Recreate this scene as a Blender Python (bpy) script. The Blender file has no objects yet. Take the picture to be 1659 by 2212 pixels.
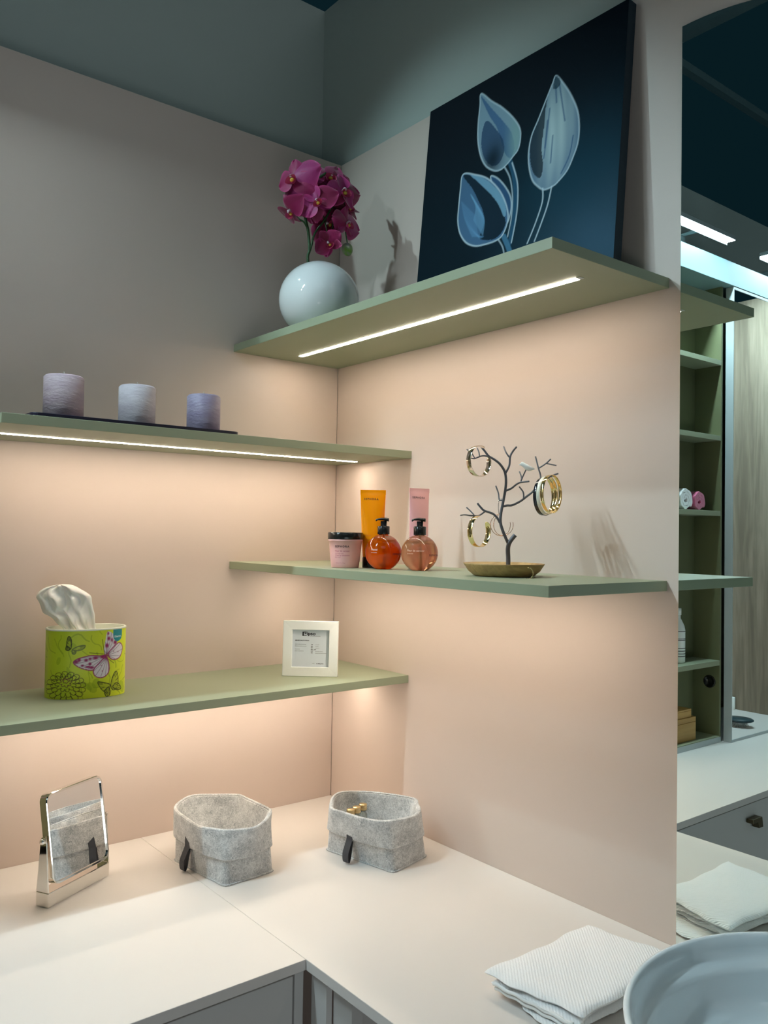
import bpy, bmesh, math, random
import numpy as np
from mathutils import Vector, Matrix
random.seed(7); np.random.seed(7)
SC = bpy.context.scene
COL = SC.collection

# ------------------------------------------------------------------ camera
CAM = np.array([-1.1534, -1.62264, 0.62053])
RT = np.array([0.7798384, -0.6257883, 0.0155241])
UP = np.array([-0.0272206, -0.0091244, 0.9995878])
FW = np.array([0.6253887, 0.7799395, 0.0241499])
FPX = 1807.75
cd = bpy.data.cameras.new('camera'); cam = bpy.data.objects.new('camera', cd); COL.objects.link(cam)
cd.sensor_fit = 'HORIZONTAL'; cd.sensor_width = 36.0; cd.lens = 36.0 * FPX / 1659.0
cd.clip_start = 0.02; cd.clip_end = 60
cam.matrix_world = Matrix(((RT[0], UP[0], -FW[0], CAM[0]), (RT[1], UP[1], -FW[1], CAM[1]), (RT[2], UP[2], -FW[2], CAM[2]), (0, 0, 0, 1)))
SC.camera = cam

# ------------------------------------------------------------------ world, lights, exposure
SC.view_settings.view_transform = 'Standard'; SC.view_settings.look = 'None'
SC.view_settings.gamma = 1.0; SC.view_settings.exposure = 0.0
try: SC.view_settings.use_curve_mapping = False
except Exception: pass
W = bpy.data.worlds.new('hall'); SC.world = W; W.use_nodes = True
W.node_tree.nodes['Background'].inputs[0].default_value = (0.10, 0.40, 0.55, 1)
W.node_tree.nodes['Background'].inputs[1].default_value = 0.03
LED_COL = (1.0, 0.865, 0.71); LED_STR = 65.0
LAMP_COL = (0.70, 0.91, 1.0); LAMP_STR = 370.0

def area(name, loc, target, sx, sy, power, col, spread=180):
    l = bpy.data.lights.new(name, 'AREA'); l.shape = 'RECTANGLE'; l.size = sx; l.size_y = sy
    l.energy = power; l.color = col; l.spread = math.radians(spread)
    o = bpy.data.objects.new(name, l); COL.objects.link(o); o.location = loc
    o.rotation_euler = (Vector(target) - Vector(loc)).to_track_quat('-Z', 'Y').to_euler()
    return o
area('hall_fill', (-2.6, -3.2, 2.9), (-0.3, -0.6, 0.6), 2.2, 1.2, 6, (0.72, 0.92, 1.0))
area('hall_fill', (0.6, -3.6, 3.0), (-0.6, 0, 0.8), 1.6, 1.2, 8, (0.85, 0.95, 1.0))
area('hall_fill', (-1.5, -2.7, -0.35), (-0.8, -0.6, -0.25), 1.2, 0.5, 7, (0.9, 0.97, 1.0))  # low unseen fill, added to brighten the drawer fronts
sp = bpy.data.lights.new('ceiling_spot', 'SPOT'); sp.energy = 64; sp.color = (0.62, 0.93, 1.0); sp.spot_size = math.radians(36); sp.spot_blend = 0.7; sp.shadow_soft_size = 0.03
so = bpy.data.objects.new('ceiling_spot', sp); COL.objects.link(so); so.location = (-1.55, 0.22, 2.45)
so.rotation_euler = (Vector((-0.1, -0.40, 1.02)) - Vector((-1.55, 0.22, 2.45))).to_track_quat('-Z', 'Y').to_euler()

# ------------------------------------------------------------------ helpers
def P(u, v, ax, val):
    "point of the real plane ax=val seen at pixel (u,v) of the photograph"
    d = FW + RT * (u - 829.5) / FPX - UP * (v - 1106) / FPX
    i = 'xyz'.index(ax); return CAM + d * ((val - CAM[i]) / d[i])
def PP(u, v, p0, n):
    d = FW + RT * (u - 829.5) / FPX - UP * (v - 1106) / FPX
    n = np.array(n, float); return CAM + d * (((np.array(p0) - CAM) @ n) / (d @ n))

def catmull(pts, n=8, closed=False):
    pts = [np.array(p, float) for p in pts]; out = []; N = len(pts)
    rng = range(N if closed else N - 1)
    for i in rng:
        if closed: a, b, c, d = pts[i - 1], pts[i], pts[(i + 1) % N], pts[(i + 2) % N]
        else: a, b, c, d = pts[max(i - 1, 0)], pts[i], pts[i + 1], pts[min(i + 2, N - 1)]
        for k in range(n):
            t = k / n
            out.append(0.5 * ((2 * b) + (c - a) * t + (2 * a - 5 * b + 4 * c - d) * t * t + (3 * b - a - 3 * c + d) * t ** 3))
    if not closed: out.append(pts[-1])
    return out

class MB:
    def __init__(s): s.v = []; s.f = []; s.m = []; s.sm = []
    def add(s, verts, faces, mat=0, smooth=False):
        b = len(s.v); s.v += [tuple(map(float, p)) for p in verts]
        for f in faces: s.f.append([b + i for i in f]); s.m.append(mat); s.sm.append(smooth)
        return s
    def box(s, a, b, mat=0):
        (x0, y0, z0), (x1, y1, z1) = [min(p, q) for p, q in zip(a, b)], [max(p, q) for p, q in zip(a, b)]
        v = [(x0, y0, z0), (x1, y0, z0), (x1, y1, z0), (x0, y1, z0), (x0, y0, z1), (x1, y0, z1), (x1, y1, z1), (x0, y1, z1)]
        return s.add(v, [(0, 3, 2, 1), (4, 5, 6, 7), (0, 1, 5, 4), (1, 2, 6, 5), (2, 3, 7, 6), (3, 0, 4, 7)], mat)
    def lathe(s, prof, c=(0, 0, 0), seg=48, mat=0, smooth=True, sx=1, sy=1):
        vs = []; fs = []; n = len(prof)
        for r, z in prof:
            for k in range(seg):
                a = 2 * math.pi * k / seg; vs.append((c[0] + sx * r * math.cos(a), c[1] + sy * r * math.sin(a), c[2] + z))
        for i in range(n - 1):
            for k in range(seg):
                k2 = (k + 1) % seg; fs.append((i * seg + k, i * seg + k2, (i + 1) * seg + k2, (i + 1) * seg + k))
        if prof[0][0] > 1e-5: fs.append(tuple(range(seg - 1, -1, -1)))
        if prof[-1][0] > 1e-5: fs.append(tuple((n - 1) * seg + k for k in range(seg)))
        return s.add(vs, fs, mat, smooth)
    def tube(s, path, rad, seg=10, mat=0, closed=False):
        path = [np.array(p, float) for p in path]; n = len(path)
        if not hasattr(rad, '__len__'): rad = [rad] * n
        vs = []; fs = []; up = np.array([0.13, 0.21, 0.97])
        prev = None
        for i, p in enumerate(path):
            if closed: t = path[(i + 1) % n] - path[i - 1]
            else: t = path[min(i + 1, n - 1)] - path[max(i - 1, 0)]
            t = t / (np.linalg.norm(t) + 1e-12)
            if prev is None: a = np.cross(t, up); a = a if np.linalg.norm(a) > .1 else np.cross(t, [1, 0, 0])
            else: a = prev - t * (prev @ t)
            a = a / np.linalg.norm(a); prev = a; b = np.cross(t, a)
            for k in range(seg):
                w = 2 * math.pi * k / seg; vs.append(p + rad[i] * (a * math.cos(w) + b * math.sin(w)))
        m = n if closed else n - 1
        for i in range(m):
            j = (i + 1) % n
            for k in range(seg):
                k2 = (k + 1) % seg; fs.append((i * seg + k, i * seg + k2, j * seg + k2, j * seg + k))
        if not closed: fs += [tuple(range(seg - 1, -1, -1)), tuple((n - 1) * seg + k for k in range(seg))]
        return s.add(vs, fs, mat, True)
    def grid(s, fn, nu, nv, mat=0, wrapu=False, smooth=True):
        vs = [fn(i / (nu if wrapu else nu - 1), j / (nv - 1)) for j in range(nv) for i in range(nu)]
        fs = []
        for j in range(nv - 1):
            for i in range(nu if wrapu else nu - 1):
                i2 = (i + 1) % nu; fs.append((j * nu + i, j * nu + i2, (j + 1) * nu + i2, (j + 1) * nu + i))
        return s.add(vs, fs, mat, smooth)
    def prism(s, poly, z0, z1, mat=0, smooth=False, axis='z'):
        n = len(poly)
        def mk(x, y, z): return {'z': (x, y, z), 'y': (x, z, y), 'x': (z, x, y)}[axis]
        vs = [mk(x, y, z0) for x, y in poly] + [mk(x, y, z1) for x, y in poly]
        fs = [tuple(range(n - 1, -1, -1)), tuple(range(n, 2 * n))] + [(i, (i + 1) % n, n + (i + 1) % n, n + i) for i in range(n)]
        return s.add(vs, fs, mat, smooth)
    def build(s, name, mats, parent=None, loc=None, bevel=0, fix=True, subd=0, sharp=None):
        me = bpy.data.meshes.new(name); me.from_pydata(s.v, [], s.f)
        for m in (mats if isinstance(mats, (list, tuple)) else [mats]): me.materials.append(m)
        me.polygons.foreach_set('material_index', s.m); me.polygons.foreach_set('use_smooth', s.sm)
        if fix:
            bm = bmesh.new(); bm.from_mesh(me); bmesh.ops.recalc_face_normals(bm, faces=bm.faces); bm.to_mesh(me); bm.free()
        me.update()
        o = bpy.data.objects.new(name, me); COL.objects.link(o)
        if parent: o.parent = parent
        if loc is not None: o.location = loc
        if bevel:
            b = o.modifiers.new('bevel', 'BEVEL'); b.width = bevel; b.segments = 2; b.limit_method = 'ANGLE'; b.angle_limit = 0.6
        if subd:
            b = o.modifiers.new('sub', 'SUBSURF'); b.levels = subd; b.render_levels = subd
        return o

def thing(name, label, cat, loc=(0, 0, 0), rz=0, group=None):
    o = bpy.data.objects.new(name, None); COL.objects.link(o); o.empty_display_size = 0.02
    o.location = loc; o.rotation_euler = (0, 0, rz); o['label'] = label; o['category'] = cat
    if group: o['group'] = group
    return o
def tag(o, label, cat, group=None):
    o['label'] = label; o['category'] = cat
    if group: o['group'] = group
    return o
def struct(o): o['kind'] = 'structure'; return o

def text_mesh(body, size, spacing=1.0, align='LEFT', bold=0.0, sx=1.0):
    c = bpy.data.curves.new('lettering', 'FONT'); c.body = body; c.size = size; c.space_character = spacing
    c.align_x = align; c.offset = bold; c.resolution_u = 3
    o = bpy.data.objects.new('lettering', c)
    me = bpy.data.meshes.new_from_object(o)
    v = [(p.co.x * sx, p.co.y) for p in me.vertices]; f = [tuple(p.vertices) for p in me.polygons]
    bpy.data.objects.remove(o); bpy.data.curves.remove(c); bpy.data.meshes.remove(me)
    return v, f

# ------------------------------------------------------------------ materials
def mat(name, col, rough=0.5, metal=0.0, spec=0.5, bump=0.0, bscale=50, var=0.0, vscale=8, emit=None, estr=0, trans=0, ior=1.45, coat=0, sheen=0, vcol=None, stretch=None, varcol=None, sss=0):
    m = bpy.data.materials.new(name); m.use_nodes = True; nt = m.node_tree; N = nt.nodes; L = nt.links
    b = N['Principled BSDF']; b.inputs['Base Color'].default_value = (*col, 1); b.inputs['Roughness'].default_value = rough
    b.inputs['Metallic'].default_value = metal; b.inputs['Specular IOR Level'].default_value = spec
    b.inputs['IOR'].default_value = ior; b.inputs['Transmission Weight'].default_value = trans
    b.inputs['Coat Weight'].default_value = coat; b.inputs['Sheen Weight'].default_value = sheen
    if sss: b.inputs['Subsurface Weight'].default_value = sss; b.inputs['Subsurface Radius'].default_value = (0.01, 0.006, 0.004); b.inputs['Subsurface Scale'].default_value = 0.5
    if emit: b.inputs['Emission Color'].default_value = (*emit, 1); b.inputs['Emission Strength'].default_value = estr
    tc = N.new('ShaderNodeTexCoord'); src = tc.outputs['Object']
    if stretch:
        mp = N.new('ShaderNodeMapping'); mp.inputs['Scale'].default_value = stretch; L.new(src, mp.inputs['Vector']); src = mp.outputs['Vector']
    if vcol:
        a = N.new('ShaderNodeVertexColor'); a.layer_name = vcol; L.new(a.outputs['Color'], b.inputs['Base Color'])
    elif var:
        n = N.new('ShaderNodeTexNoise'); n.inputs['Scale'].default_value = vscale; n.inputs['Detail'].default_value = 5; L.new(src, n.inputs['Vector'])
        mx = N.new('ShaderNodeMix'); mx.data_type = 'RGBA'
        c2 = varcol if varcol else tuple(c * (1 - var) for c in col)
        mx.inputs['A'].default_value = (*col, 1); mx.inputs['B'].default_value = (*c2, 1)
        rp = N.new('ShaderNodeMapRange'); rp.inputs['From Min'].default_value = 0.35; rp.inputs['From Max'].default_value = 0.65
        L.new(n.outputs['Fac'], rp.inputs['Value']); L.new(rp.outputs['Result'], mx.inputs['Factor']); L.new(mx.outputs['Result'], b.inputs['Base Color'])
    if bump:
        n2 = N.new('ShaderNodeTexNoise'); n2.inputs['Scale'].default_value = bscale; n2.inputs['Detail'].default_value = 4; L.new(src, n2.inputs['Vector'])
        bp_ = N.new('ShaderNodeBump'); bp_.inputs['Strength'].default_value = bump; bp_.inputs['Distance'].default_value = 0.002
        L.new(n2.outputs['Fac'], bp_.inputs['Height']); L.new(bp_.outputs['Normal'], b.inputs['Normal'])
    return m

M = {}
M['panel'] = mat('blush_laminate', (0.63, 0.515, 0.45), 0.42, spec=0.4, bump=0.03, bscale=600)
M['counter'] = mat('blush_worktop', (0.71, 0.66, 0.62), 0.36, spec=0.4, bump=0.02, bscale=600)
M['grey_wall'] = mat('grey_partition', (0.46, 0.51, 0.47), 0.75, bump=0.05, bscale=400)
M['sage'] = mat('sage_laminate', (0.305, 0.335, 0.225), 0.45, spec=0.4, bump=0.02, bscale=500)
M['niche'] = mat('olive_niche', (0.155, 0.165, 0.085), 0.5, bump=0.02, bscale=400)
M['drawer'] = mat('grey_front', (0.60, 0.57, 0.54), 0.5, bump=0.02, bscale=400)
M['dark'] = mat('dark_gap', (0.02, 0.02, 0.02), 0.8)
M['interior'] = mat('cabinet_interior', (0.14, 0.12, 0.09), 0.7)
M['floor'] = mat('hall_floor', (0.62, 0.62, 0.61), 0.6, var=0.2)
M['alu'] = mat('aluminium', (0.50, 0.55, 0.56), 0.4, metal=0.25, bump=0.02, bscale=300, stretch=(1, 1, 0.02))
M['cornice'] = mat('white_cornice', (0.20, 0.31, 0.33), 0.4)
M['mirror'] = mat('silvered_glass', (0.80, 0.90, 0.88), 0.0, metal=1.0)
M['mirror_edge'] = mat('mirror_glass_edge', (0.55, 0.72, 0.66), 0.15)
M['chrome'] = mat('polished_chrome', (0.86, 0.84, 0.80), 0.06, metal=1.0)
M['silver'] = mat('clear_mirror', (0.93, 0.94, 0.94), 0.0, metal=1.0)
M['led'] = mat('warm_led', (1, 1, 1), 0.5, emit=LED_COL, estr=LED_STR)
M['lamp'] = mat('cool_lamp', (1, 1, 1), 0.5, emit=LAMP_COL, estr=LAMP_STR)
M['lamp_body'] = mat('lamp_grey', (0.45, 0.5, 0.5), 0.4, metal=0.5)
M['ceramic'] = mat('white_ceramic', (0.80, 0.81, 0.80), 0.06, spec=0.6, coat=0.5)
M['sink'] = mat('sink_ceramic', (0.84, 0.92, 0.96), 0.07, spec=0.6, coat=0.5)
M['towel'] = None
M['black'] = mat('black_plastic', (0.012, 0.012, 0.012), 0.18)
M['tray'] = mat('black_tray', (0.012, 0.010, 0.025), 0.35)
M['bronze'] = mat('dark_bronze', (0.14, 0.115, 0.07), 0.4, metal=0.8)

def wood(name, c1, c2, scale=1.0, axis='z'):
    m = bpy.data.materials.new(name); m.use_nodes = True; nt = m.node_tree; N = nt.nodes; L = nt.links; b = N['Principled BSDF']
    tc = N.new('ShaderNodeTexCoord'); mp = N.new('ShaderNodeMapping'); s = {'z': (14, 14, 1.1), 'x': (1.2, 14, 14)}[axis]
    mp.inputs['Scale'].default_value = tuple(k * scale for k in s); L.new(tc.outputs['Object'], mp.inputs['Vector'])
    n = N.new('ShaderNodeTexNoise'); n.inputs['Scale'].default_value = 1.6; n.inputs['Detail'].default_value = 8; n.inputs['Distortion'].default_value = 1.1; L.new(mp.outputs['Vector'], n.inputs['Vector'])
    n3 = N.new('ShaderNodeTexNoise'); n3.inputs['Scale'].default_value = 9; n3.inputs['Detail'].default_value = 3; L.new(mp.outputs['Vector'], n3.inputs['Vector'])
    ad = N.new('ShaderNodeMath'); ad.operation = 'MULTIPLY_ADD'; ad.inputs[1].default_value = 0.35; L.new(n3.outputs['Fac'], ad.inputs[0]); L.new(n.outputs['Fac'], ad.inputs[2])
    r = N.new('ShaderNodeValToRGB'); r.color_ramp.elements[0].position = 0.5; r.color_ramp.elements[1].position = 0.85
    r.color_ramp.elements[0].color = (*c1, 1); r.color_ramp.elements[1].color = (*c2, 1); L.new(ad.outputs[0], r.inputs['Fac']); L.new(r.outputs['Color'], b.inputs['Base Color'])
    b.inputs['Roughness'].default_value = 0.55; return m
M['oak'] = wood('grey_oak', (0.34, 0.27, 0.20), (0.20, 0.155, 0.11))
M['bamboo'] = wood('bamboo', (0.55, 0.33, 0.10), (0.40, 0.22, 0.06), axis='x')
M['dish'] = wood('dish_wood', (0.62, 0.40, 0.17), (0.40, 0.24, 0.09), scale=2.2, axis='x')

def felt_mat():
    m = bpy.data.materials.new('grey_felt'); m.use_nodes = True; nt = m.node_tree; N = nt.nodes; L = nt.links; b = N['Principled BSDF']
    tc = N.new('ShaderNodeTexCoord')
    n = N.new('ShaderNodeTexNoise'); n.inputs['Scale'].default_value = 260; n.inputs['Detail'].default_value = 6; n.inputs['Roughness'].default_value = 0.7; n.inputs['Distortion'].default_value = 1.5
    n2 = N.new('ShaderNodeTexNoise'); n2.inputs['Scale'].default_value = 45; n2.inputs['Detail'].default_value = 3
    L.new(tc.outputs['Object'], n.inputs['Vector']); L.new(tc.outputs['Object'], n2.inputs['Vector'])
    ad = N.new('ShaderNodeMath'); ad.operation = 'MULTIPLY_ADD'; ad.inputs[1].default_value = 0.35; L.new(n2.outputs['Fac'], ad.inputs[0]); L.new(n.outputs['Fac'], ad.inputs[2])
    r = N.new('ShaderNodeValToRGB'); r.color_ramp.elements[0].position = 0.50; r.color_ramp.elements[1].position = 0.82
    r.color_ramp.elements[0].color = (0.27, 0.28, 0.29, 1); r.color_ramp.elements[1].color = (0.72, 0.72, 0.71, 1)
    L.new(ad.outputs[0], r.inputs['Fac']); L.new(r.outputs['Color'], b.inputs['Base Color']); b.inputs['Roughness'].default_value = 0.95
    b.inputs['Sheen Weight'].default_value = 0.3
    bu = N.new('ShaderNodeBump'); bu.inputs['Strength'].default_value = 0.35; bu.inputs['Distance'].default_value = 0.0015; L.new(n.outputs['Fac'], bu.inputs['Height']); L.new(bu.outputs['Normal'], b.inputs['Normal'])
    return m
M['felt'] = felt_mat()
def towel_mat(name, col, ang=0.75):
    m = bpy.data.materials.new(name); m.use_nodes = True; nt = m.node_tree; N = nt.nodes; L = nt.links; b = N['Principled BSDF']
    b.inputs['Base Color'].default_value = (*col, 1); b.inputs['Roughness'].default_value = 0.95; b.inputs['Sheen Weight'].default_value = 0.4
    tc = N.new('ShaderNodeTexCoord'); mp = N.new('ShaderNodeMapping'); mp.inputs['Rotation'].default_value = (0, 0, ang); L.new(tc.outputs['Object'], mp.inputs['Vector'])
    w = N.new('ShaderNodeTexWave'); w.inputs['Scale'].default_value = 80; w.inputs['Distortion'].default_value = 1.2; w.inputs['Detail'].default_value = 2; w.inputs['Detail Scale'].default_value = 3; L.new(mp.outputs['Vector'], w.inputs['Vector'])
    n = N.new('ShaderNodeTexNoise'); n.inputs['Scale'].default_value = 500; n.inputs['Detail'].default_value = 3; L.new(tc.outputs['Object'], n.inputs['Vector'])
    ad = N.new('ShaderNodeMath'); ad.operation = 'ADD'; L.new(w.outputs['Fac'], ad.inputs[0]); L.new(n.outputs['Fac'], ad.inputs[1])
    bu = N.new('ShaderNodeBump'); bu.inputs['Strength'].default_value = 0.42; bu.inputs['Distance'].default_value = 0.0012; L.new(ad.outputs[0], bu.inputs['Height']); L.new(bu.outputs['Normal'], b.inputs['Normal'])
    return m
M['towel'] = towel_mat('white_terry', (0.95, 0.95, 0.95)); M['pink_towel'] = towel_mat('pink_terry', (0.62, 0.12, 0.24))

# ------------------------------------------------------------------ setting
H1, H2, H3, H4, TH = 1.0078, 0.7775, 0.5363, 0.3041, 0.0159     # undersides of the four shelves, thickness
S1T, S2T, S3T, S4T = H1 + TH, H2 + TH, H3 + TH, H4 + TH
TOP = 1.498; WB = -0.911; MX = -0.008; FL = -0.86
struct(MB().box((-0.95, 0, FL), (0.0, 0.02, TOP)).build('wall_left', M['panel'], bevel=0.0006))
struct(MB().box((0.0, -2.3, FL), (0.0145, -0.0004, TOP)).build('wall_right', M['panel'], bevel=0.0006))
struct(MB().box((-3.4, 0.105, FL), (0.0645, 0.155, 1.93)).build('wall_back', M['grey_wall']))
struct(MB().box((0.015, -2.6, FL), (0.065, 0.1045, 1.93)).build('wall_side', M['grey_wall']))
struct(MB().box((-5.5, -5.5, FL - 0.05), (2.5, 2.5, FL)).build('floor', M['floor']))
t = MB()
a = P(1470, 150, 'z', 3.2)
for (x0, x1, y, z, h) in ((-5.2, 2.2, 1.3, 3.6, 0.05), (-5.2, 2.2, -1.6, 3.9, 0.06), (-5.2, 2.2, -3.6, 3.9, 0.06)):
    t.box((x0, y, z), (x1, y + 0.05, z + h))
t.box((-3.2, -4.5, 3.5), (-3.12, 2.0, 3.56))
struct(t.build('trim_1', mat('hall_beam', (0.45, 0.6, 0.6), 0.7)))

# worktops
struct_ = tag(MB().box((-1.768, -0.6, -0.0157), (-0.4657, -0.0002, 0)).build('left_worktop', M['counter'], bevel=0.0008), 'long blush worktop along the left wall, holding the chrome mirror', 'worktop')
struct_.name = 'worktop'
tag(MB().box((-0.4652, -2.25, -0.0157), (-0.0003, -0.0002, 0)).build('worktop', M['counter'], bevel=0.0008), 'blush worktop along the right wall, holding the white sink and towel', 'worktop')

# left base cabinet with drawers
t = thing('drawer_cabinet', 'grey drawer cabinet under the left worktop with a bronze knob', 'cabinet', (-1.1, -0.3, FL))
MB().box((-0.668, -0.29, 0.06), (0.6155, 0.29, -FL - 0.0160)).build('body', M['drawer'], t)
MB().box((-0.668, -0.25, 0.0), (0.6155, 0.25, 0.0598)).build('plinth', M['dark'], t)
MB().box((0.6195, -0.2945, 0.06), (0.6345, 0.28, -FL - 0.0162)).build('filler_panel', M['drawer'], t, bevel=0.0005)
for (x0, x1) in ((-0.09, 0.6165), (-0.668, -0.094)):
    for k in range(3):
        z1 = -FL - 0.0207 - k * 0.262; z0 = z1 - 0.259
        d = MB().box((x0, -0.2945, z0), (x1, -0.2905, z1)).build('drawer', M['drawer'], t, bevel=0.0008)
        kx = (x0 + x1) / 2 - (0.012 if x0 > -0.2 else 0); kz = z1 - 0.043
        kb = MB().prism([(kx + 0.034, kz + 0.012), (kx - 0.010, kz + 0.012), (kx - 0.015, kz - 0.013), (kx + 0.005, kz - 0.013), (kx + 0.009, kz + 0.002), (kx + 0.034, kz + 0.002)], -0.312, -0.2946, axis='y')
        kb.build('knob', M['bronze'], d, bevel=0.001)
# right base cabinet: open niche under the right worktop
t = thing('base_cabinet', 'open base cabinet with dark interior under the right worktop', 'cabinet', (-0.22, -1.4, FL))
zt = -FL - 0.0162
b = MB(); b.box((-0.235, 0.7995, 0.06), (-0.225, 0.762, zt)); b.build('filler_panel', M['drawer'], t)
b = MB(); b.box((-0.224, 0.760, 0.06), (-0.15, 0.735, zt)); b.box((-0.224, 0.735, 0.06), (-0.205, 0.716, zt)); b.build('side_panel', M['drawer'], t)
b = MB(); b.box((0.20, 0.73, 0.06), (0.215, -0.8, zt)); b.box((-0.2, 0.734, 0.06), (0.1995, -0.8, 0.075)); b.box((-0.2, -0.78, 0.076), (0.1995, -0.8, zt)); b.build('interior', M['interior'], t)
MB().box((-0.2, -0.8, 0), (0.2, 0.73, 0.0595)).build('plinth', M['dark'], t)

# shelves with light strips
def shelf(label, x0, y0, x1, y1, z, strip):
    cx, cy = (x0 + x1) / 2, (y0 + y1) / 2
    t = thing('wall_shelf', label, 'shelf', (cx, cy, z), group='sage green wall shelves')
    MB().box((x0 - cx, y0 - cy, 0), (x1 - cx, y1 - cy, TH)).build('board', M['sage'], t, bevel=0.0006)
    (a0, b0), (a1, b1) = strip
    w = 0.0050
    if abs(a1 - a0) > abs(b1 - b0): s = MB().box((a0 - cx, b0 - w - cy, -0.0008), (a1 - cx, b0 + w - cy, -0.0001)); e = [(a0, b0, a0 - 0.008, b0), (a1, b0, a1 + 0.008, b0)]
    else: s = MB().box((a0 - w - cx, b0 - cy, -0.0008), (a0 + w - cx, b1 - cy, -0.0001)); e = [(a0, b0, a0, b0 - 0.008), (a0, b1, a0, b1 + 0.008)]
    ls = s.build('light_strip', M['led'], t); ls['label'] = 'glowing warm white light strip'
    for (p, q, r_, s_) in e:
        dx = w if p == r_ else 0; dy = w if q == s_ else 0
        MB().box((p - dx - cx, q - dy - cy, -0.0007), (r_ + dx - cx, s_ + dy - cy, -0.0001)).build('strip_end_cap', M['alu'], t)
    return t
D1, L1, D2, XE = 0.279, 0.8865, 0.2753, -0.8174
shelf('upper right sage green shelf carrying the vase and the dark canvas', -D1, -L1, 0, 0, H1, ((-0.145, -0.824), (-0.145, -0.062)))
shelf('lower right sage green shelf carrying the toiletries and the jewellery tree', -D1, -L1, 0, 0, H3, ((-0.145, -0.824), (-0.145, -0.062)))
shelf('upper left sage green shelf carrying three candles on a black tray', XE, -D2, 0, 0, H2, ((-0.79, -0.118), (-0.03, -0.118)))
shelf('lower left sage green shelf carrying the tissue box and the white frame', XE, -D2, 0, 0, H4, ((-0.79, -0.118), (-0.03, -0.118)))

# big wall mirror with a rounded top
R = 0.47; zc = 1.407 - R
poly = [(WB, 0.004), (WB, 1.407)] + [(WB - R * math.sin(a), zc + R * math.cos(a)) for a in np.linspace(0.04, math.pi / 2, 40)] + [(WB - R, 0.004)]
n = len(poly)
m = MB(); m.add([(MX, y, z) for y, z in poly], [tuple(range(n))], 0)
m.add([(MX, y, z) for y, z in poly] + [(-0.0004, y, z) for y, z in poly], [(i, (i + 1) % n, n + (i + 1) % n, n + i) for i in range(n)] + [tuple(range(n, 2 * n))], 1)
tag(m.build('wall_mirror', [M['mirror'], M['mirror_edge']], fix=False), 'tall wall mirror with a curved top at the right edge, behind the sink', 'mirror')

# ------------------------------------------------------------------ mirror cabinet at the far left (seen in the wall mirror)
CZ0, CZ1 = 0.0003, 1.39
t = thing('display_cabinet', 'tall olive green open cabinet reflected in the wall mirror', 'cabinet', (-1.1, -0.15, 0))
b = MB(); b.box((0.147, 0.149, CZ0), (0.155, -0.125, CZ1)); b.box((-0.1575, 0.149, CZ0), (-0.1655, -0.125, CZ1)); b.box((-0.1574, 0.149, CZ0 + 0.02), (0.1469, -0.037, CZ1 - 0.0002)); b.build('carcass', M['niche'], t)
b = MB(); b.box((-0.1574, -0.038, CZ0 + 0.0165), (0.1469, -0.125, 0.0195)); b.build('bottom_board', M['sage'], t)
MB().box((-0.1655, 0.149, CZ0), (0.155, -0.1258, 0.0165)).build('base_rail', M['alu'], t)
for z in (0.2475, 0.701, 0.9305, 1.162):
    MB().box((-0.1573, -0.0375, z - 0.015), (0.1468, -0.1255, z)).build('shelf', M['sage'], t, bevel=0.0005)
m = MB().lathe([(0, 0), (0.019, 0), (0.019, 0.004), (0.015, 0.004), (0.015, 0.002), (0, 0.002)], seg=32)
g = m.build('cable_grommet', M['black'], t, loc=(-0.1573, -0.0935, 0.180)); g.rotation_euler = (0, math.pi / 2, 0)
t = thing('sliding_mirror_door', 'mirror door in an aluminium frame beside the olive green cabinet', 'door', (-1.5245, -0.29, 0.0004))
b = MB(); hw = 0.2427
b.box((hw - 0.003, -0.011, 0), (hw, 0.0145, 1.389)); b.box((-hw, -0.011, 0), (-hw + 0.003, 0.0145, 1.389)); b.box((-hw + 0.003, -0.011, 0), (hw - 0.003, 0.0145, 0.008)); b.box((-hw + 0.003, -0.011, 1.381), (hw - 0.003, 0.0145, 1.389)); b.box((-hw + 0.003, -0.004, 0.008), (hw - 0.003, 0.0145, 1.381))
b.build('frame', M['alu'], t)
MB().add([(-hw + 0.003, -0.0095, 0.008), (hw - 0.003, -0.0095, 0.008), (hw - 0.003, -0.0095, 1.381), (-hw + 0.003, -0.0095, 1.381), (-hw + 0.003, -0.0045, 0.008), (hw - 0.003, -0.0045, 0.008), (hw - 0.003, -0.0045, 1.381), (-hw + 0.003, -0.0045, 1.381)], [(0, 1, 2, 3), (4, 7, 6, 5), (0, 4, 5, 1), (1, 5, 6, 2), (2, 6, 7, 3), (3, 7, 4, 0)]).build('mirror_glass', M['silver'], t)
o = tag(MB().box((-1.7675, -0.302, CZ1 + 0.0004), (-0.945, -0.001, 1.462)).build('cornice', M['cornice'], bevel=0.001), 'brightly lit white cornice board above the cabinets in the wall mirror', 'cornice')
struct(MB().box((-1.79, -0.85, FL), (-1.7685, 0.06, 1.4815)).build('wall_end', M['oak']))
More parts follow.
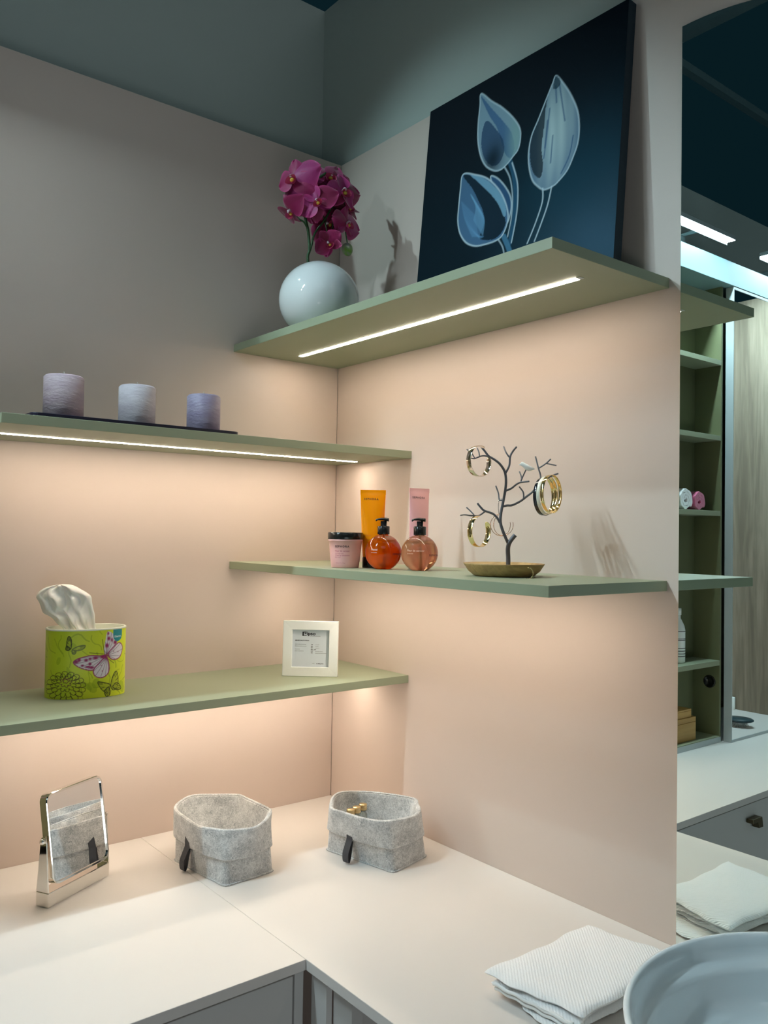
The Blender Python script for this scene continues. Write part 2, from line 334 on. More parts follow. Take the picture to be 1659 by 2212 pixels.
# picture-light lamps on arms
def lamp(x0, x1, label, ax):
    t = thing('cabinet_lamp', label, 'lamp', ((x0 + x1) / 2, -0.34, 1.4985), group='bar lamps above the cabinets')
    h = (x1 - x0) / 2
    MB().box((-h, -0.014, 0.0), (h, 0.014, 0.012)).box((-h, 0.0128, -0.009), (h, 0.014, 0.0)).build('housing', M['lamp_body'], t, bevel=0.001)  # wall-side lip added to keep the lamp's light off the upper wall
    MB().box((-h + .002, -0.0125, -0.0015), (h - .002, 0.0125, -0.0002)).build('diffuser', M['lamp'], t)
    c = ax - (x0 + x1) / 2
    MB().box((c - 0.012, 0.0, 0.0125), (c + 0.012, 0.11, 0.0165)).box((c - 0.012, 0.085, -0.036), (c + 0.012, 0.109, 0.0123)).build('arm', M['lamp_body'], t, bevel=0.0008)
lamp(-1.195, -0.90, 'glowing bar lamp nearest the panel edge in the wall mirror', -1.075)
lamp(-1.70, -1.388, 'glowing bar lamp at the far right edge of the wall mirror', -1.60)

# ------------------------------------------------------------------ painter: colour arrays laid onto fine meshes
def lin(c): return tuple(((x / 255) / 12.92 if x / 255 <= 0.04045 else ((x / 255 + 0.055) / 1.055) ** 2.4) for x in c)
class Canvas:
    "a colour array covering w x h metres; origin bottom left"
    def __init__(s, w, h, nx, ny, col):
        s.w, s.h, s.nx, s.ny = w, h, nx, ny; s.X, s.Y = np.meshgrid(np.linspace(0, w, nx), np.linspace(0, h, ny)); s.c = np.zeros((ny, nx, 3)) + np.array(col)
    def mask(s, poly):
        poly = np.array(poly); m = np.zeros(s.X.shape, bool); n = len(poly)
        for i in range(n):
            x0, y0 = poly[i]; x1, y1 = poly[(i + 1) % n]
            if abs(y1 - y0) < 1e-12: continue
            c = ((y0 > s.Y) != (y1 > s.Y)) & (s.X < (x1 - x0) * (s.Y - y0) / (y1 - y0) + x0); m ^= c
        return m
    def dist(s, line, rmax):
        d = np.full(s.X.shape, 1e9); line = np.array(line); x0, y0 = line.min(0) - rmax; x1, y1 = line.max(0) + rmax
        ix = (s.X[0] >= x0) & (s.X[0] <= x1); iy = (s.Y[:, 0] >= y0) & (s.Y[:, 0] <= y1)
        if not ix.any() or not iy.any(): return d
        sl = np.ix_(iy, ix); X, Y = s.X[sl], s.Y[sl]; dd = d[sl]
        for (ax, ay), (bx, by) in zip(line[:-1], line[1:]):
            vx, vy = bx - ax, by - ay; L = vx * vx + vy * vy + 1e-15; t = np.clip(((X - ax) * vx + (Y - ay) * vy) / L, 0, 1)
            dd = np.minimum(dd, np.hypot(X - ax - t * vx, Y - ay - t * vy))
        d[sl] = dd; return d
    def blend(s, a, col): a = np.clip(a, 0, 1)[..., None]; s.c = s.c * (1 - a) + np.array(col) * a
    def stroke(s, line, w, col, al=1.0): s.blend(al * (1 - (s.dist(line, w * 2) - w / 2) / (s.w / s.nx) ).clip(0, 1), col)
    def fill(s, poly, col, al=1.0, within=None):
        m = s.mask(poly)
        if within is not None: m &= within
        s.blend(m * al, col); return m
def paint_attr(me, cols):
    a = me.color_attributes.new('paint', 'FLOAT_COLOR', 'POINT')
    arr = np.ones((len(me.vertices), 4), np.float32); arr[:len(cols), :3] = cols; a.data.foreach_set('color', arr.ravel())

# ------------------------------------------------------------------ dark canvas with three pale tulips
PY0, PY1 = -0.344, -0.8235; PW = PY0 - PY1
bt = np.array([-0.0600, 0, S1T + 0.0005]); tp = np.array([-0.0215, 0, 1.489]); ev = tp - bt; PH = np.linalg.norm(ev); ev = ev / PH
pn = np.array([-ev[2], 0, ev[0]])                                         # front normal, towards the room
thk = 0.020
def pc(u, v, s=1 / 3.0722, ou=880, ov=0):
    q = PP(ou + u * s, ov + v * s, (bt[0], 0, bt[2]), pn); return (PY0 - q[1], (q - bt) @ ev)
cv = Canvas(PW, PH, 330, 330, lin((2, 24, 34)))
Xn, Yn = cv.X / PW, cv.Y / PH
cv.blend(np.exp(-((Xn - 0.92) ** 2 / 0.09 + (Yn - 0.10) ** 2 / 0.10)) * 0.95, lin((58, 88, 108)))
cv.blend(np.exp(-((Xn - 0.80) ** 2 / 0.10 + (Yn - 0.45) ** 2 / 0.05)) * 0.55, lin((4, 60, 78)))
cv.blend(np.exp(-((Yn - 0.95) ** 2 / 0.10)) * 0.7, lin((2, 10, 22)))
EDGE = lin((190, 210, 220)); BL = lin((72, 108, 140)); LT = lin((178, 200, 202)); DKN = lin((3, 26, 38)); PL = lin((128, 156, 172))
nz = np.sin(Xn * 130 + 1.5 * np.sin(Yn * 9)) * 0.5 + 0.5
def petal(px, base, closed=True):
    pl_ = catmull([pc(*q) for q in px], 8, True); m = cv.fill(pl_, base, 0.95); return pl_, m
# tall tulip
o_, m_ = petal([(988, 503), (1040, 560), (1090, 640), (1130, 740), (1140, 850), (1130, 950), (1100, 1040), (1060, 1130), (1000, 1205), (965, 1235), (910, 1258), (870, 1240), (830, 1195), (808, 1110), (805, 1010), (825, 900), (870, 790), (925, 650), (965, 550)], BL)
cx_, cy_ = pc(985, 860); sx_ = 0.03
cv.blend(m_ * np.exp(-((cv.X - cx_) ** 2 / 0.0018 + (cv.Y - cy_) ** 2 / 0.011)) * (0.75 + 0.25 * nz), LT)
ih = catmull([pc(*q) for q in [(985, 520), (940, 620), (915, 740), (905, 860), (890, 980), (900, 1100), (880, 1180), (838, 1150), (815, 1060), (820, 930), (870, 800), (925, 660), (970, 545)]], 6, True)
cv.fill(ih, DKN, 0.85, m_)
for q in ([(1010, 560), (1030, 700), (1045, 800)], [(985, 570), (990, 680)], [(945, 720), (925, 900), (905, 1050)], [(965, 900), (950, 1080)], [(1100, 900), (1075, 1030), (1020, 1150)], [(930, 800), (912, 980)]): cv.stroke(catmull([pc(*k) for k in q], 6), 0.0016, lin((45, 85, 125)), 0.7)
cv.stroke(o_ + [o_[0]], 0.0014, EDGE, 0.8)
cap = catmull([pc(*q) for q in [(988, 503), (1018, 540), (1000, 580), (968, 590), (975, 540)]], 4, True); cv.fill(cap, lin((20, 55, 70)), 0.8)
cv.stroke(catmull([pc(*q) for q in [(898, 1250), (895, 1340), (850, 1480), (795, 1615)]], 8), 0.0013, EDGE, 0.9)
cv.stroke(catmull([pc(*q) for q in [(957, 1238), (930, 1360), (885, 1490), (843, 1600)]], 8), 0.0013, EDGE, 0.9)
# upper left tulip
stem = catmull([pc(*q) for q in [(680, 1070), (705, 1150), (718, 1260), (712, 1400), (700, 1500), (680, 1610)]], 8)
cv.stroke(stem, 0.0095, lin((38, 84, 112)), 0.9)
cv.stroke(catmull([pc(*q) for q in [(695, 1080), (728, 1200), (733, 1310), (722, 1440), (690, 1610)]], 8), 0.0012, EDGE, 0.85)
cv.stroke(catmull([pc(*q) for q in [(640, 1100), (680, 1180), (697, 1300), (690, 1440), (665, 1570)]], 8), 0.0012, EDGE, 0.75)
o_, m_ = petal([(490, 622), (560, 672), (630, 715), (700, 780), (745, 850), (750, 920), (735, 990), (700, 1040), (660, 1090), (620, 1125), (575, 1132), (520, 1100), (485, 1030), (468, 930), (470, 820), (482, 700)], PL)
s2 = catmull([pc(*q) for q in [(490, 640), (560, 720), (640, 810), (690, 880), (710, 980), (680, 1050), (640, 1000), (600, 860), (540, 760)]], 6, True); cv.fill(s2, lin((50, 92, 135)), 0.8, m_)
s3 = catmull([pc(*q) for q in [(530, 800), (590, 860), (635, 930), (640, 1010), (610, 1080), (560, 1100), (510, 1050), (490, 960), (500, 860)]], 6, True); cv.fill(s3, lin((34, 66, 100)), 0.85, m_)
cx_, cy_ = pc(565, 1060); cv.blend(m_ * np.exp(-((cv.X - cx_) ** 2 / 0.0007 + (cv.Y - cy_) ** 2 / 0.0010)) * 0.9, DKN)
cx_, cy_ = pc(725, 900); cv.blend(m_ * np.exp(-((cv.X - cx_) ** 2 / 0.0004 + (cv.Y - cy_) ** 2 / 0.004)) * 0.8, lin((125, 160, 160)))
cv.stroke(o_ + [o_[0]], 0.0014, EDGE, 0.75)
# lower left tulip
cv.stroke(catmull([pc(*q) for q in [(640, 1570), (665, 1630), (690, 1700)]], 5), 0.009, lin((70, 120, 150)), 0.9)
cv.stroke(catmull([pc(*q) for q in [(600, 1585), (632, 1640), (645, 1710)]], 5), 0.0012, EDGE, 0.7)
o_, m_ = petal([(555, 1168), (600, 1185), (650, 1240), (685, 1310), (688, 1390), (660, 1480), (620, 1400), (590, 1290), (560, 1210)], lin((46, 84, 120)))
cv.stroke(o_ + [o_[0]], 0.0013, EDGE, 0.8)
o_, m_ = petal([(370, 1158), (450, 1160), (530, 1185), (600, 1250), (645, 1330), (668, 1420), (660, 1490), (630, 1560), (590, 1595), (520, 1620), (450, 1632), (390, 1610), (350, 1550), (335, 1470), (340, 1380), (352, 1260)], BL)
s1 = catmull([pc(*q) for q in [(372, 1170), (430, 1250), (470, 1330), (500, 1400), (510, 1480), (480, 1580), (560, 1590), (620, 1550), (652, 1470), (620, 1380), (560, 1290), (470, 1210), (420, 1165)]], 6, True); cv.fill(s1, DKN, 0.92, m_)
s2 = catmull([pc(*q) for q in [(420, 1162), (500, 1180), (580, 1240), (635, 1320), (655, 1400), (640, 1440), (600, 1350), (530, 1265), (460, 1200)]], 6, True); cv.fill(s2, lin((120, 165, 190)), 0.8, m_)
for k in range(16):
    a = k / 15; cv.stroke(catmull([pc(420 + 60 * a, 1290 + 100 * a), pc(455 + 55 * a, 1370 + 90 * a), pc(470 + 60 * a - 30, 1460 + 100 * a)], 4), 0.0011, lin((110, 160, 195)), 0.45)
    cv.stroke(catmull([pc(360 + 6 * k, 1340 + 6 * k), pc(380 + 6 * k, 1450 + 8 * k), pc(430 + 5 * k, 1570)], 4), 0.001, lin((100, 150, 190)), 0.3)
cv.stroke(o_ + [o_[0]], 0.0015, EDGE, 0.85)
nx = ny = 330
def pt(s, t, d=0.0): q = bt + ev * t - pn * d; return (q[0], PY0 - s, q[2])
vs = [pt(PW * i / (nx - 1), PH * j / (ny - 1)) for j in range(ny) for i in range(nx)]
fs = [(j * nx + i, j * nx + i + 1, (j + 1) * nx + i + 1, (j + 1) * nx + i) for j in range(ny - 1) for i in range(nx - 1)]
C0 = np.array([-0.03, (PY0 + PY1) / 2, S1T])
t = thing('tulip_canvas', 'dark navy square canvas of three pale tulips leaning on the wall, on the upper shelf', 'painting', tuple(C0))
mb = MB().add([tuple(np.array(v) - C0) for v in vs], fs, 0, True)
M['paint'] = mat('canvas_paint', (1, 1, 1), 0.75, vcol='paint', bump=0.12, bscale=900, spec=0.12)
o = mb.build('painted_face', M['paint'], t, fix=False); paint_attr(o.data, cv.c.reshape(-1, 3))
mb = MB(); e = 0.0004
q = [pt(0, 0, e), pt(PW, 0, e), pt(PW, PH, e), pt(0, PH, e), pt(0, 0, thk), pt(PW, 0, thk), pt(PW, PH, thk), pt(0, PH, thk)]
mb.add([tuple(np.array(v) - C0) for v in q], [(0, 1, 2, 3), (4, 7, 6, 5), (0, 4, 5, 1), (1, 5, 6, 2), (2, 6, 7, 3), (3, 7, 4, 0)])
mb.build('stretched_edge', mat('navy_edge', (0.002, 0.018, 0.032), 0.6), t)

# ------------------------------------------------------------------ vase with orchids
VX, VY = -0.1785, -0.1800
t = tag(MB().lathe([(0.0, 0.0), (0.040, 0.0), (0.045, 0.004)] + [(0.0840 * math.sin(a), 0.0770 - 0.0800 * math.cos(a)) for a in np.linspace(0.62, 2.80, 36)] + [(0.026, 0.1535), (0.024, 0.150), (0.042, 0.140), (0.068, 0.115), (0.076, 0.080), (0.062, 0.035), (0.0, 0.012)], seg=72).build('round_vase', M['ceramic'], loc=(VX, VY, S1T + 0.0003)),
    'glossy white round vase holding magenta orchids on the upper shelf', 'vase')
OC = np.array([VX, VY, S1T + 0.152])
PC = [(0.30, 0.008, 0.085), (0.34, 0.018, 0.15), (0.20, 0.004, 0.040)]
M['petal'] = mat('magenta_petal', (1, 1, 1), 0.5, vcol='paint', bump=0.25, bscale=120, sheen=0.3, spec=0.3)
M['lip'] = mat('orchid_lip', (0.55, 0.06, 0.16), 0.45); M['lipy'] = mat('orchid_throat', (0.75, 0.55, 0.08), 0.45); M['col'] = mat('orchid_column', (0.75, 0.62, 0.66), 0.4)
M['stem'] = mat('orchid_stem', (0.03, 0.08, 0.025), 0.5); M['bud'] = mat('green_bud', (0.20, 0.42, 0.04), 0.45, var=0.4, vscale=60, varcol=(0.34, 0.32, 0.28))
def petal_mesh(mb, Mx, L, Wd, ang, tilt, cup, ruffle, ph, mi=0):
    def f(u, v):
        y = v * L; w = Wd * (math.sin(math.pi * min(1, v ** 0.75 * 0.93 + 0.05))) ** 0.75 + 0.0008
        x = (u - 0.5) * 2 * w
        z = cup * (x * x) / Wd - tilt * y * y / L + ruffle * math.sin(u * 9 + ph) * v * v
        p = Matrix.Rotation(ang, 4, 'Z') @ Vector((x, y + 0.003, z)); return tuple(Mx @ p)
    mb.grid(f, 13, 14, mi)
def flower(k, u, v, depth, size, yaw, pitch, roll, scale5=(1, 1, 1, 1, 1), tilt=0.3, mi=0):
    c = PP(u, v, (VX, VY, 0), (FW[0], FW[1], 0)) - np.array([FW[0], FW[1], 0]) * depth - OC
    zax = Vector((-FW[0], -FW[1], 0.0)).normalized(); xax = Vector((RT[0], RT[1], 0)).normalized(); yax = Vector((0, 0, 1))
    B = Matrix((xax, yax, zax)).transposed().to_4x4()
    Mx = Matrix.Translation(Vector(c)) @ B @ Matrix.Rotation(math.radians(yaw), 4, 'Y') @ Matrix.Rotation(math.radians(-pitch), 4, 'X') @ Matrix.Rotation(math.radians(roll), 4, 'Z')
    e = bpy.data.objects.new('orchid_flower', None); COL.objects.link(e); e.parent = orch; e.empty_display_size = .01
    specs = [(90, 1.0, 0.62), (-90, 1.0, 0.62), (0, 0.95, 0.42), (140, 0.92, 0.38), (-140, 0.92, 0.38)]
    for j, (a, l, w) in enumerate(specs):
        mb = MB(); petal_mesh(mb, Mx @ Matrix.Translation((0, 0, 0.0012 * (1 if j < 2 else 0))), size * l * scale5[j], size * w * scale5[j], math.radians(a) + random.uniform(-.12, .12), tilt + random.uniform(-.15, .2), random.uniform(-0.5, 0.45), size * 0.045, random.uniform(0, 6), 0)
        p = mb.build('petal', M['petal'], e, fix=False)
        base_c, edge_c = np.array(PC[(mi + (j % 2)) % 3]), np.array(lin((195, 60, 125)))
        uu, vv = np.meshgrid(np.linspace(-1, 1, 13), np.linspace(0, 1, 14)); ed = np.clip(np.maximum(np.abs(uu) ** 6, vv ** 9), 0, 1) * 0.75 + 0.10 * np.abs(np.sin(uu * 12 + vv * 3)) * vv
        mid = np.exp(-((vv - .55) / .28) ** 2) * 0.12
        paint_attr(p.data, (base_c * (1 - (ed + mid)[..., None]) + edge_c * (ed + mid)[..., None]).reshape(-1, 3))
    mb = MB(); s = size
    mb.grid(lambda a, b: tuple(Mx @ Vector((0.20 * s * math.sin(a * 2 * math.pi) * (0.35 + b), -0.22 * s + 0.17 * s * math.cos(a * 2 * math.pi) * (0.3 + 0.8 * b), s * (0.05 + 0.26 * b * b)))), 16, 5, 0, wrapu=True)
    mb.grid(lambda a, b: tuple(Mx @ Vector((0.10 * s * math.sin(a * 6.283) * math.sin(b * 3.14), -0.18 * s + 0.09 * s * math.cos(a * 6.283) * math.sin(b * 3.14), s * (0.16 + 0.09 * math.cos(b * 3.14))))), 10, 7, 1, wrapu=True)
    mb.build('lip', [M['lip'], M['lipy']], e, fix=False)
    mb = MB(); mb.tube([Mx @ Vector((0, -0.03 * s, 0.02 * s)), Mx @ Vector((0, 0.02 * s, 0.16 * s)), Mx @ Vector((0, -0.05 * s, 0.27 * s))], [0.075 * s, 0.08 * s, 0.05 * s], 8)
    mb.build('column', M['col'], e)
    return Vector(c)
orch = thing('orchid_spray', 'magenta orchid spray with one green bud rising from the white round vase', 'orchid', tuple(OC))
def z5(x, y): return (560 + x / 5.529, 320 + y / 5.529)
FLW = [(*z5(430, 430), 0.030, 0.050, -30, 5, 18, (0.75, 1.15, 0.95, 1.1, 1.2), 0.25, 0),
       (*z5(640, 455), 0.012, 0.048, 25, 10, -8, (0.9, 0.75, 1.15, 0.7, 0.8), 0.2, 1),
       (*z5(715, 730), 0.042, 0.040, -15, 0, 30, (1.0, 1.05, 1.05, 1.0, 0.7), 0.3, 1),
       (*z5(385, 800), 0.028, 0.036, -40, -45, 20, (1, 1, .8, 1.1, 1.1), 0.5, 2),
       (*z5(850, 330), -0.012, 0.048, 20, 20, -20, (0.95, 1.05, 1.0, .7, .7), 0.25, 0),
       (*z5(1000, 540), 0.014, 0.046, 38, 5, 5, (0.75, 1.0, 0.8, 0.9, 0.9), 0.2, 1),
       (*z5(1045, 900), 0.004, 0.038, 55, 0, 0, (1.0, 1.15, 0.9, 0.8, 0.8), 0.2, 0),
       (*z5(830, 1165), 0.020, 0.032, 5, -20, 40, (0.9, 0.9, 0.8, 0.9, 0.85), -0.55, 2),
       (*z5(800, 860), -0.020, 0.040, 10, -10, 60, (1, 1, 1, 1, 1), 0.4, 2),
       (*z5(1040, 660), -0.028, 0.034, 40, 20, 30, (1, 1, 1, 1, 1), 0.4, 2),
       (*z5(640, 620), -0.018, 0.036, -25, 0, 80, (1, 1, 1, 1, 1), 0.35, 0),
       (*z5(960, 300), -0.035, 0.040, 50, 20, 50, (.9, .9, .9, .9, .9), 0.35, 2)]
cent = [flower(i, *f) for i, f in enumerate(FLW)]
def oc(x, y, d=0.0):
    u, v = z5(x, y); return PP(u, v, (VX, VY, 0), (FW[0], FW[1], 0)) - np.array([FW[0], FW[1], 0]) * d - OC
mb = MB()
base = np.array([0.0, 0.0, -0.10])
mb.tube(catmull([base, oc(585, 1370), oc(600, 1210), oc(585, 1000), oc(560, 880), oc(545, 760), oc(600, 560), oc(660, 400), oc(800, 300)], 6), 0.0030, 8)
mb.tube(catmull([oc(605, 1225), oc(625, 1160), oc(650, 1050), oc(690, 975), oc(780, 860), oc(870, 700), oc(960, 560), oc(980, 420)], 6), 0.0022, 8)
mb.tube(catmull([oc(565, 940), oc(530, 880), oc(480, 850), oc(430, 800)], 5), 0.0018, 8)
mb.tube(catmull([oc(870, 780), oc(880, 880), oc(872, 1000), oc(865, 1080)], 5), 0.0016, 8)
mb.tube(catmull([oc(920, 760), oc(1000, 850), oc(1030, 1000), oc(1050, 1130)], 5), 0.0013, 8)
for c in cent: 
    q = np.array(c); nb = min([oc(600, 560), oc(545, 760), oc(870, 700), oc(960, 560), oc(660, 400), oc(780, 860)], key=lambda p: np.linalg.norm(p - q)); mb.tube([nb, (nb + q) / 2 + np.array([0, 0, .006]), q], 0.0012, 6)
mb.build('stem', M['stem'], orch)
b0 = oc(1052, 1210); ax = np.array(oc(1075, 1290)) - np.array(oc(1030, 1140)); ln = np.linalg.norm(ax) * 0.5
o = MB().lathe([(0.0115 * math.sin(a) * (1 + 0.1 * math.cos(a)), -ln * math.cos(a)) for a in np.linspace(0, math.pi, 16)], seg=20).build('flower_bud', M['bud'], orch, loc=tuple(b0))
o.rotation_euler = Vector(ax).to_track_quat('Z', 'Y').to_euler(); o['label'] = 'green closed bud'

# ------------------------------------------------------------------ candles on the tray
t = MB(); rr = []
x0, x1, y0, y1 = -0.772, -0.408, -0.271, -0.135
for cx_, cy_, a0 in ((x1 - .012, y1 - .012, 0), (x0 + .012, y1 - .012, 90), (x0 + .012, y0 + .012, 180), (x1 - .012, y0 + .012, 270)):
    rr += [(cx_ + .012 * math.cos(math.radians(a0 + k * 15)), cy_ + .012 * math.sin(math.radians(a0 + k * 15))) for k in range(7)]
mx_, my_ = (x0 + x1) / 2, (y0 + y1) / 2
tag(t.prism([(a - mx_, b - my_) for a, b in rr], 0, 0.0055).build('candle_tray', M['tray'], loc=(mx_, my_, S2T + 0.0003), bevel=0.001), 'thin black tray under the three candles on the upper left shelf', 'tray')
CN = [(137, 0.0320, 811, (0.50, 0.40, 0.42), (0.40, 0.30, 0.34), 'tall pink lilac pillar candle, leftmost on the black tray'),
      (296, 0.0315, 833, (0.56, 0.52, 0.54), (0.46, 0.41, 0.45), 'pale lilac pillar candle in the middle of the black tray'),
      (440, 0.0305, 853, (0.29, 0.25, 0.33), (0.22, 0.18, 0.27), 'dark purple pillar candle, rightmost on the black tray')]
for k, (u, r, vt, c1, c2, lab) in enumerate(CN):
    q = P(u, 880, 'y', -0.205); h = P(u, vt + 2, 'y', -0.205)[2] - S2T - 0.006
    t = thing('pillar_candle', lab, 'candle', (q[0], -0.205, S2T + 0.0061), group='pillar candles')
    cm = mat('candle_wax', c1, 0.55, var=0.3, varcol=c2, vscale=22, bump=0.5, bscale=90, stretch=(1, 1, 3))
    MB().lathe([(0, 0), (r - .002, 0), (r, 0.002), (r, h - 0.003), (r - 0.003, h), (r * 0.5, h - 0.0015), (0, h - 0.003)], seg=48).build('wax', cm, t)
    MB().tube([(0, 0, h - 0.004), (0.0004, 0, h + 0.003), (-0.0006, 0, h + 0.0075)], 0.0008, 6).build('wick', mat('wick', (0.5, 0.47, 0.4), 0.8), t)

# ------------------------------------------------------------------ toiletries
def on_lathe(v2, prof_r, z0, ang0, off=0.0003):
    "wrap flat lettering round a turned surface; x along the girth, y up"
    out = []
    for x, y in v2:
        z = z0 + y; r = prof_r(z) + off; a = ang0 + x / r; out.append((r * math.cos(a), r * math.sin(a), z))
    return out
CAMANG = lambda x, y: math.atan2(CAM[1] - y, CAM[0] - x)
M['ink'] = mat('black_print', (0.02, 0.015, 0.02), 0.5); M['pinkink'] = mat('pink_print', (0.60, 0.12, 0.18), 0.5); M['whiteink'] = mat('pale_print', (0.9, 0.75, 0.6), 0.5); M['orangeink'] = mat('orange_print', (0.80, 0.16, 0.01), 0.5)
M['pinkpot'] = mat('pink_plastic', (0.92, 0.50, 0.48), 0.3, sss=0.1)
# pot
bx, by = -0.2150, -0.3365
t = thing('scrub_pot', 'pink tapered pot with a flat black lid on the lower right shelf', 'jar', (bx, by, S3T + 0.0002))
pr = lambda z: 0.0262 + (0.0318 - 0.0262) * (z / 0.053)
mb = MB().lathe([(0, 0), (0.0250, 0), (0.0262, 0.0015)] + [(pr(z), z) for z in (0.01, 0.03, 0.050)] + [(0.0328, 0.0505), (0.0328, 0.0535), (0, 0.0535)], seg=64, mat=0)
ca = CAMANG(bx, by)
def wrap(mb, body, size, x, z, mi, sp=1.0, prf=pr, a0=None, bold=0.0, off=0.0003, sx=1.0):
    v, f = text_mesh(body, size, sp, bold=bold, sx=sx); mb.add(on_lathe([(p[0] + x, p[1]) for p in v], prf, z, ca if a0 is None else a0, off), f, mi)
wrap(mb, 'SEPHORA', 0.0052, -0.0205, 0.0385, 1, 1.35, bold=0.0001)
wrap(mb, 'Fleur de cerisier', 0.0044, -0.0205, 0.0305, 2); wrap(mb, 'Gommage corps', 0.0026, -0.0205, 0.0268, 2)
wrap(mb, 'Cherry blossom', 0.0044, -0.0205, 0.0225, 2); wrap(mb, 'Body scrub', 0.0026, -0.0205, 0.0193, 2)
wrap(mb, '150 ml  5.1 fl.oz', 0.0030, -0.019, 0.0085, 2)
mb.build('pot', [M['pinkpot'], M['ink'], M['pinkink']], t, fix=False)
MB().lathe([(0, 0.0538), (0.0333, 0.0538), (0.0337, 0.0545), (0.0337, 0.0655), (0.0325, 0.0668), (0, 0.0668)], seg=64).build('lid', M['black'], t)
# tubes
def tube_pack(x, y, rz, w, h, col, lab, ink, nm, prn, side=1):
    t = thing('cosmetic_tube', lab, 'tube', (x, y, S3T + 0.0002), rz)
    m0 = mat(nm, col, 0.22, spec=0.6, sss=0.05)
    zb = 0.0205; n = 48
    def f(u, v):
        z = zb + v * (h - zb); e = v ** 0.8; rx = 0.0185 + (w / 2 - 0.0185) * e; ry = 0.0185 * (1 - e ** 1.3) + 0.0007
        if v > 0.955: ry = 0.0008
        a = u * 2 * math.pi; return (rx * math.cos(a), ry * math.sin(a), z)
    mb = MB().grid(f, n, 32, 0, wrapu=True)
    mb.box((-w / 2, -0.0007, h - 0.009), (w / 2, 0.0007, h), 0)
    def yf(z): v = (z - zb) / (h - zb); return 0.0185 * (1 - (v ** 0.8) ** 1.3) + 0.0007
    def xf(z): v = (z - zb) / (h - zb); return 0.0185 + (w / 2 - 0.0185) * v ** 0.8
    def put(body, size, x0, z0, mi, sp=1.0, bold=0):
        v2, f2 = text_mesh(body, size, sp, bold=bold); mb.add([(x0 + a, -yf(z0 + b) * math.sqrt(max(0, 1 - ((x0 + a) / xf(z0 + b)) ** 2)) - 0.0004, z0 + b) for a, b in v2], f2, mi)
    put('SEPHORA', 0.0052, -0.0175, h - 0.0195, 1, 1.35, 0.0001)
    for i, (s_, sz) in enumerate(prn): put(s_, sz, -0.0150, 0.060 - i * 0.0065, 2)
    mb.build('tube_body', [m0, M['ink'], ink], t, fix=False)
    MB().lathe([(0, 0), (0.0185, 0), (0.0192, 0.001), (0.0192, 0.019), (0.0180, 0.0203), (0, 0.0203)], seg=48).build('cap', M['black'], t)
CA = lambda x, y: CAMANG(x, y) + math.pi / 2
tube_pack(-0.1650, -0.3560, CA(-0.165, -0.356), 0.0490, 0.1490, (1.0, 0.31, 0.0), 'bright orange squeeze tube with a black cap behind the orange pump bottle', M['orangeink'], 'orange_tube', [('Monoi', 0.0048), ('Body lotion', 0.003), ('Lait corps', 0.003)])
tube_pack(-0.1050, -0.4220, CA(-0.105, -0.422) + 0.62, 0.0460, 0.1525, (0.95, 0.50, 0.50), 'pale pink squeeze tube behind the peach pump bottle', M['pinkink'], 'pink_tube', [('Fleur', 0.0042), ('de cerisier', 0.003)])
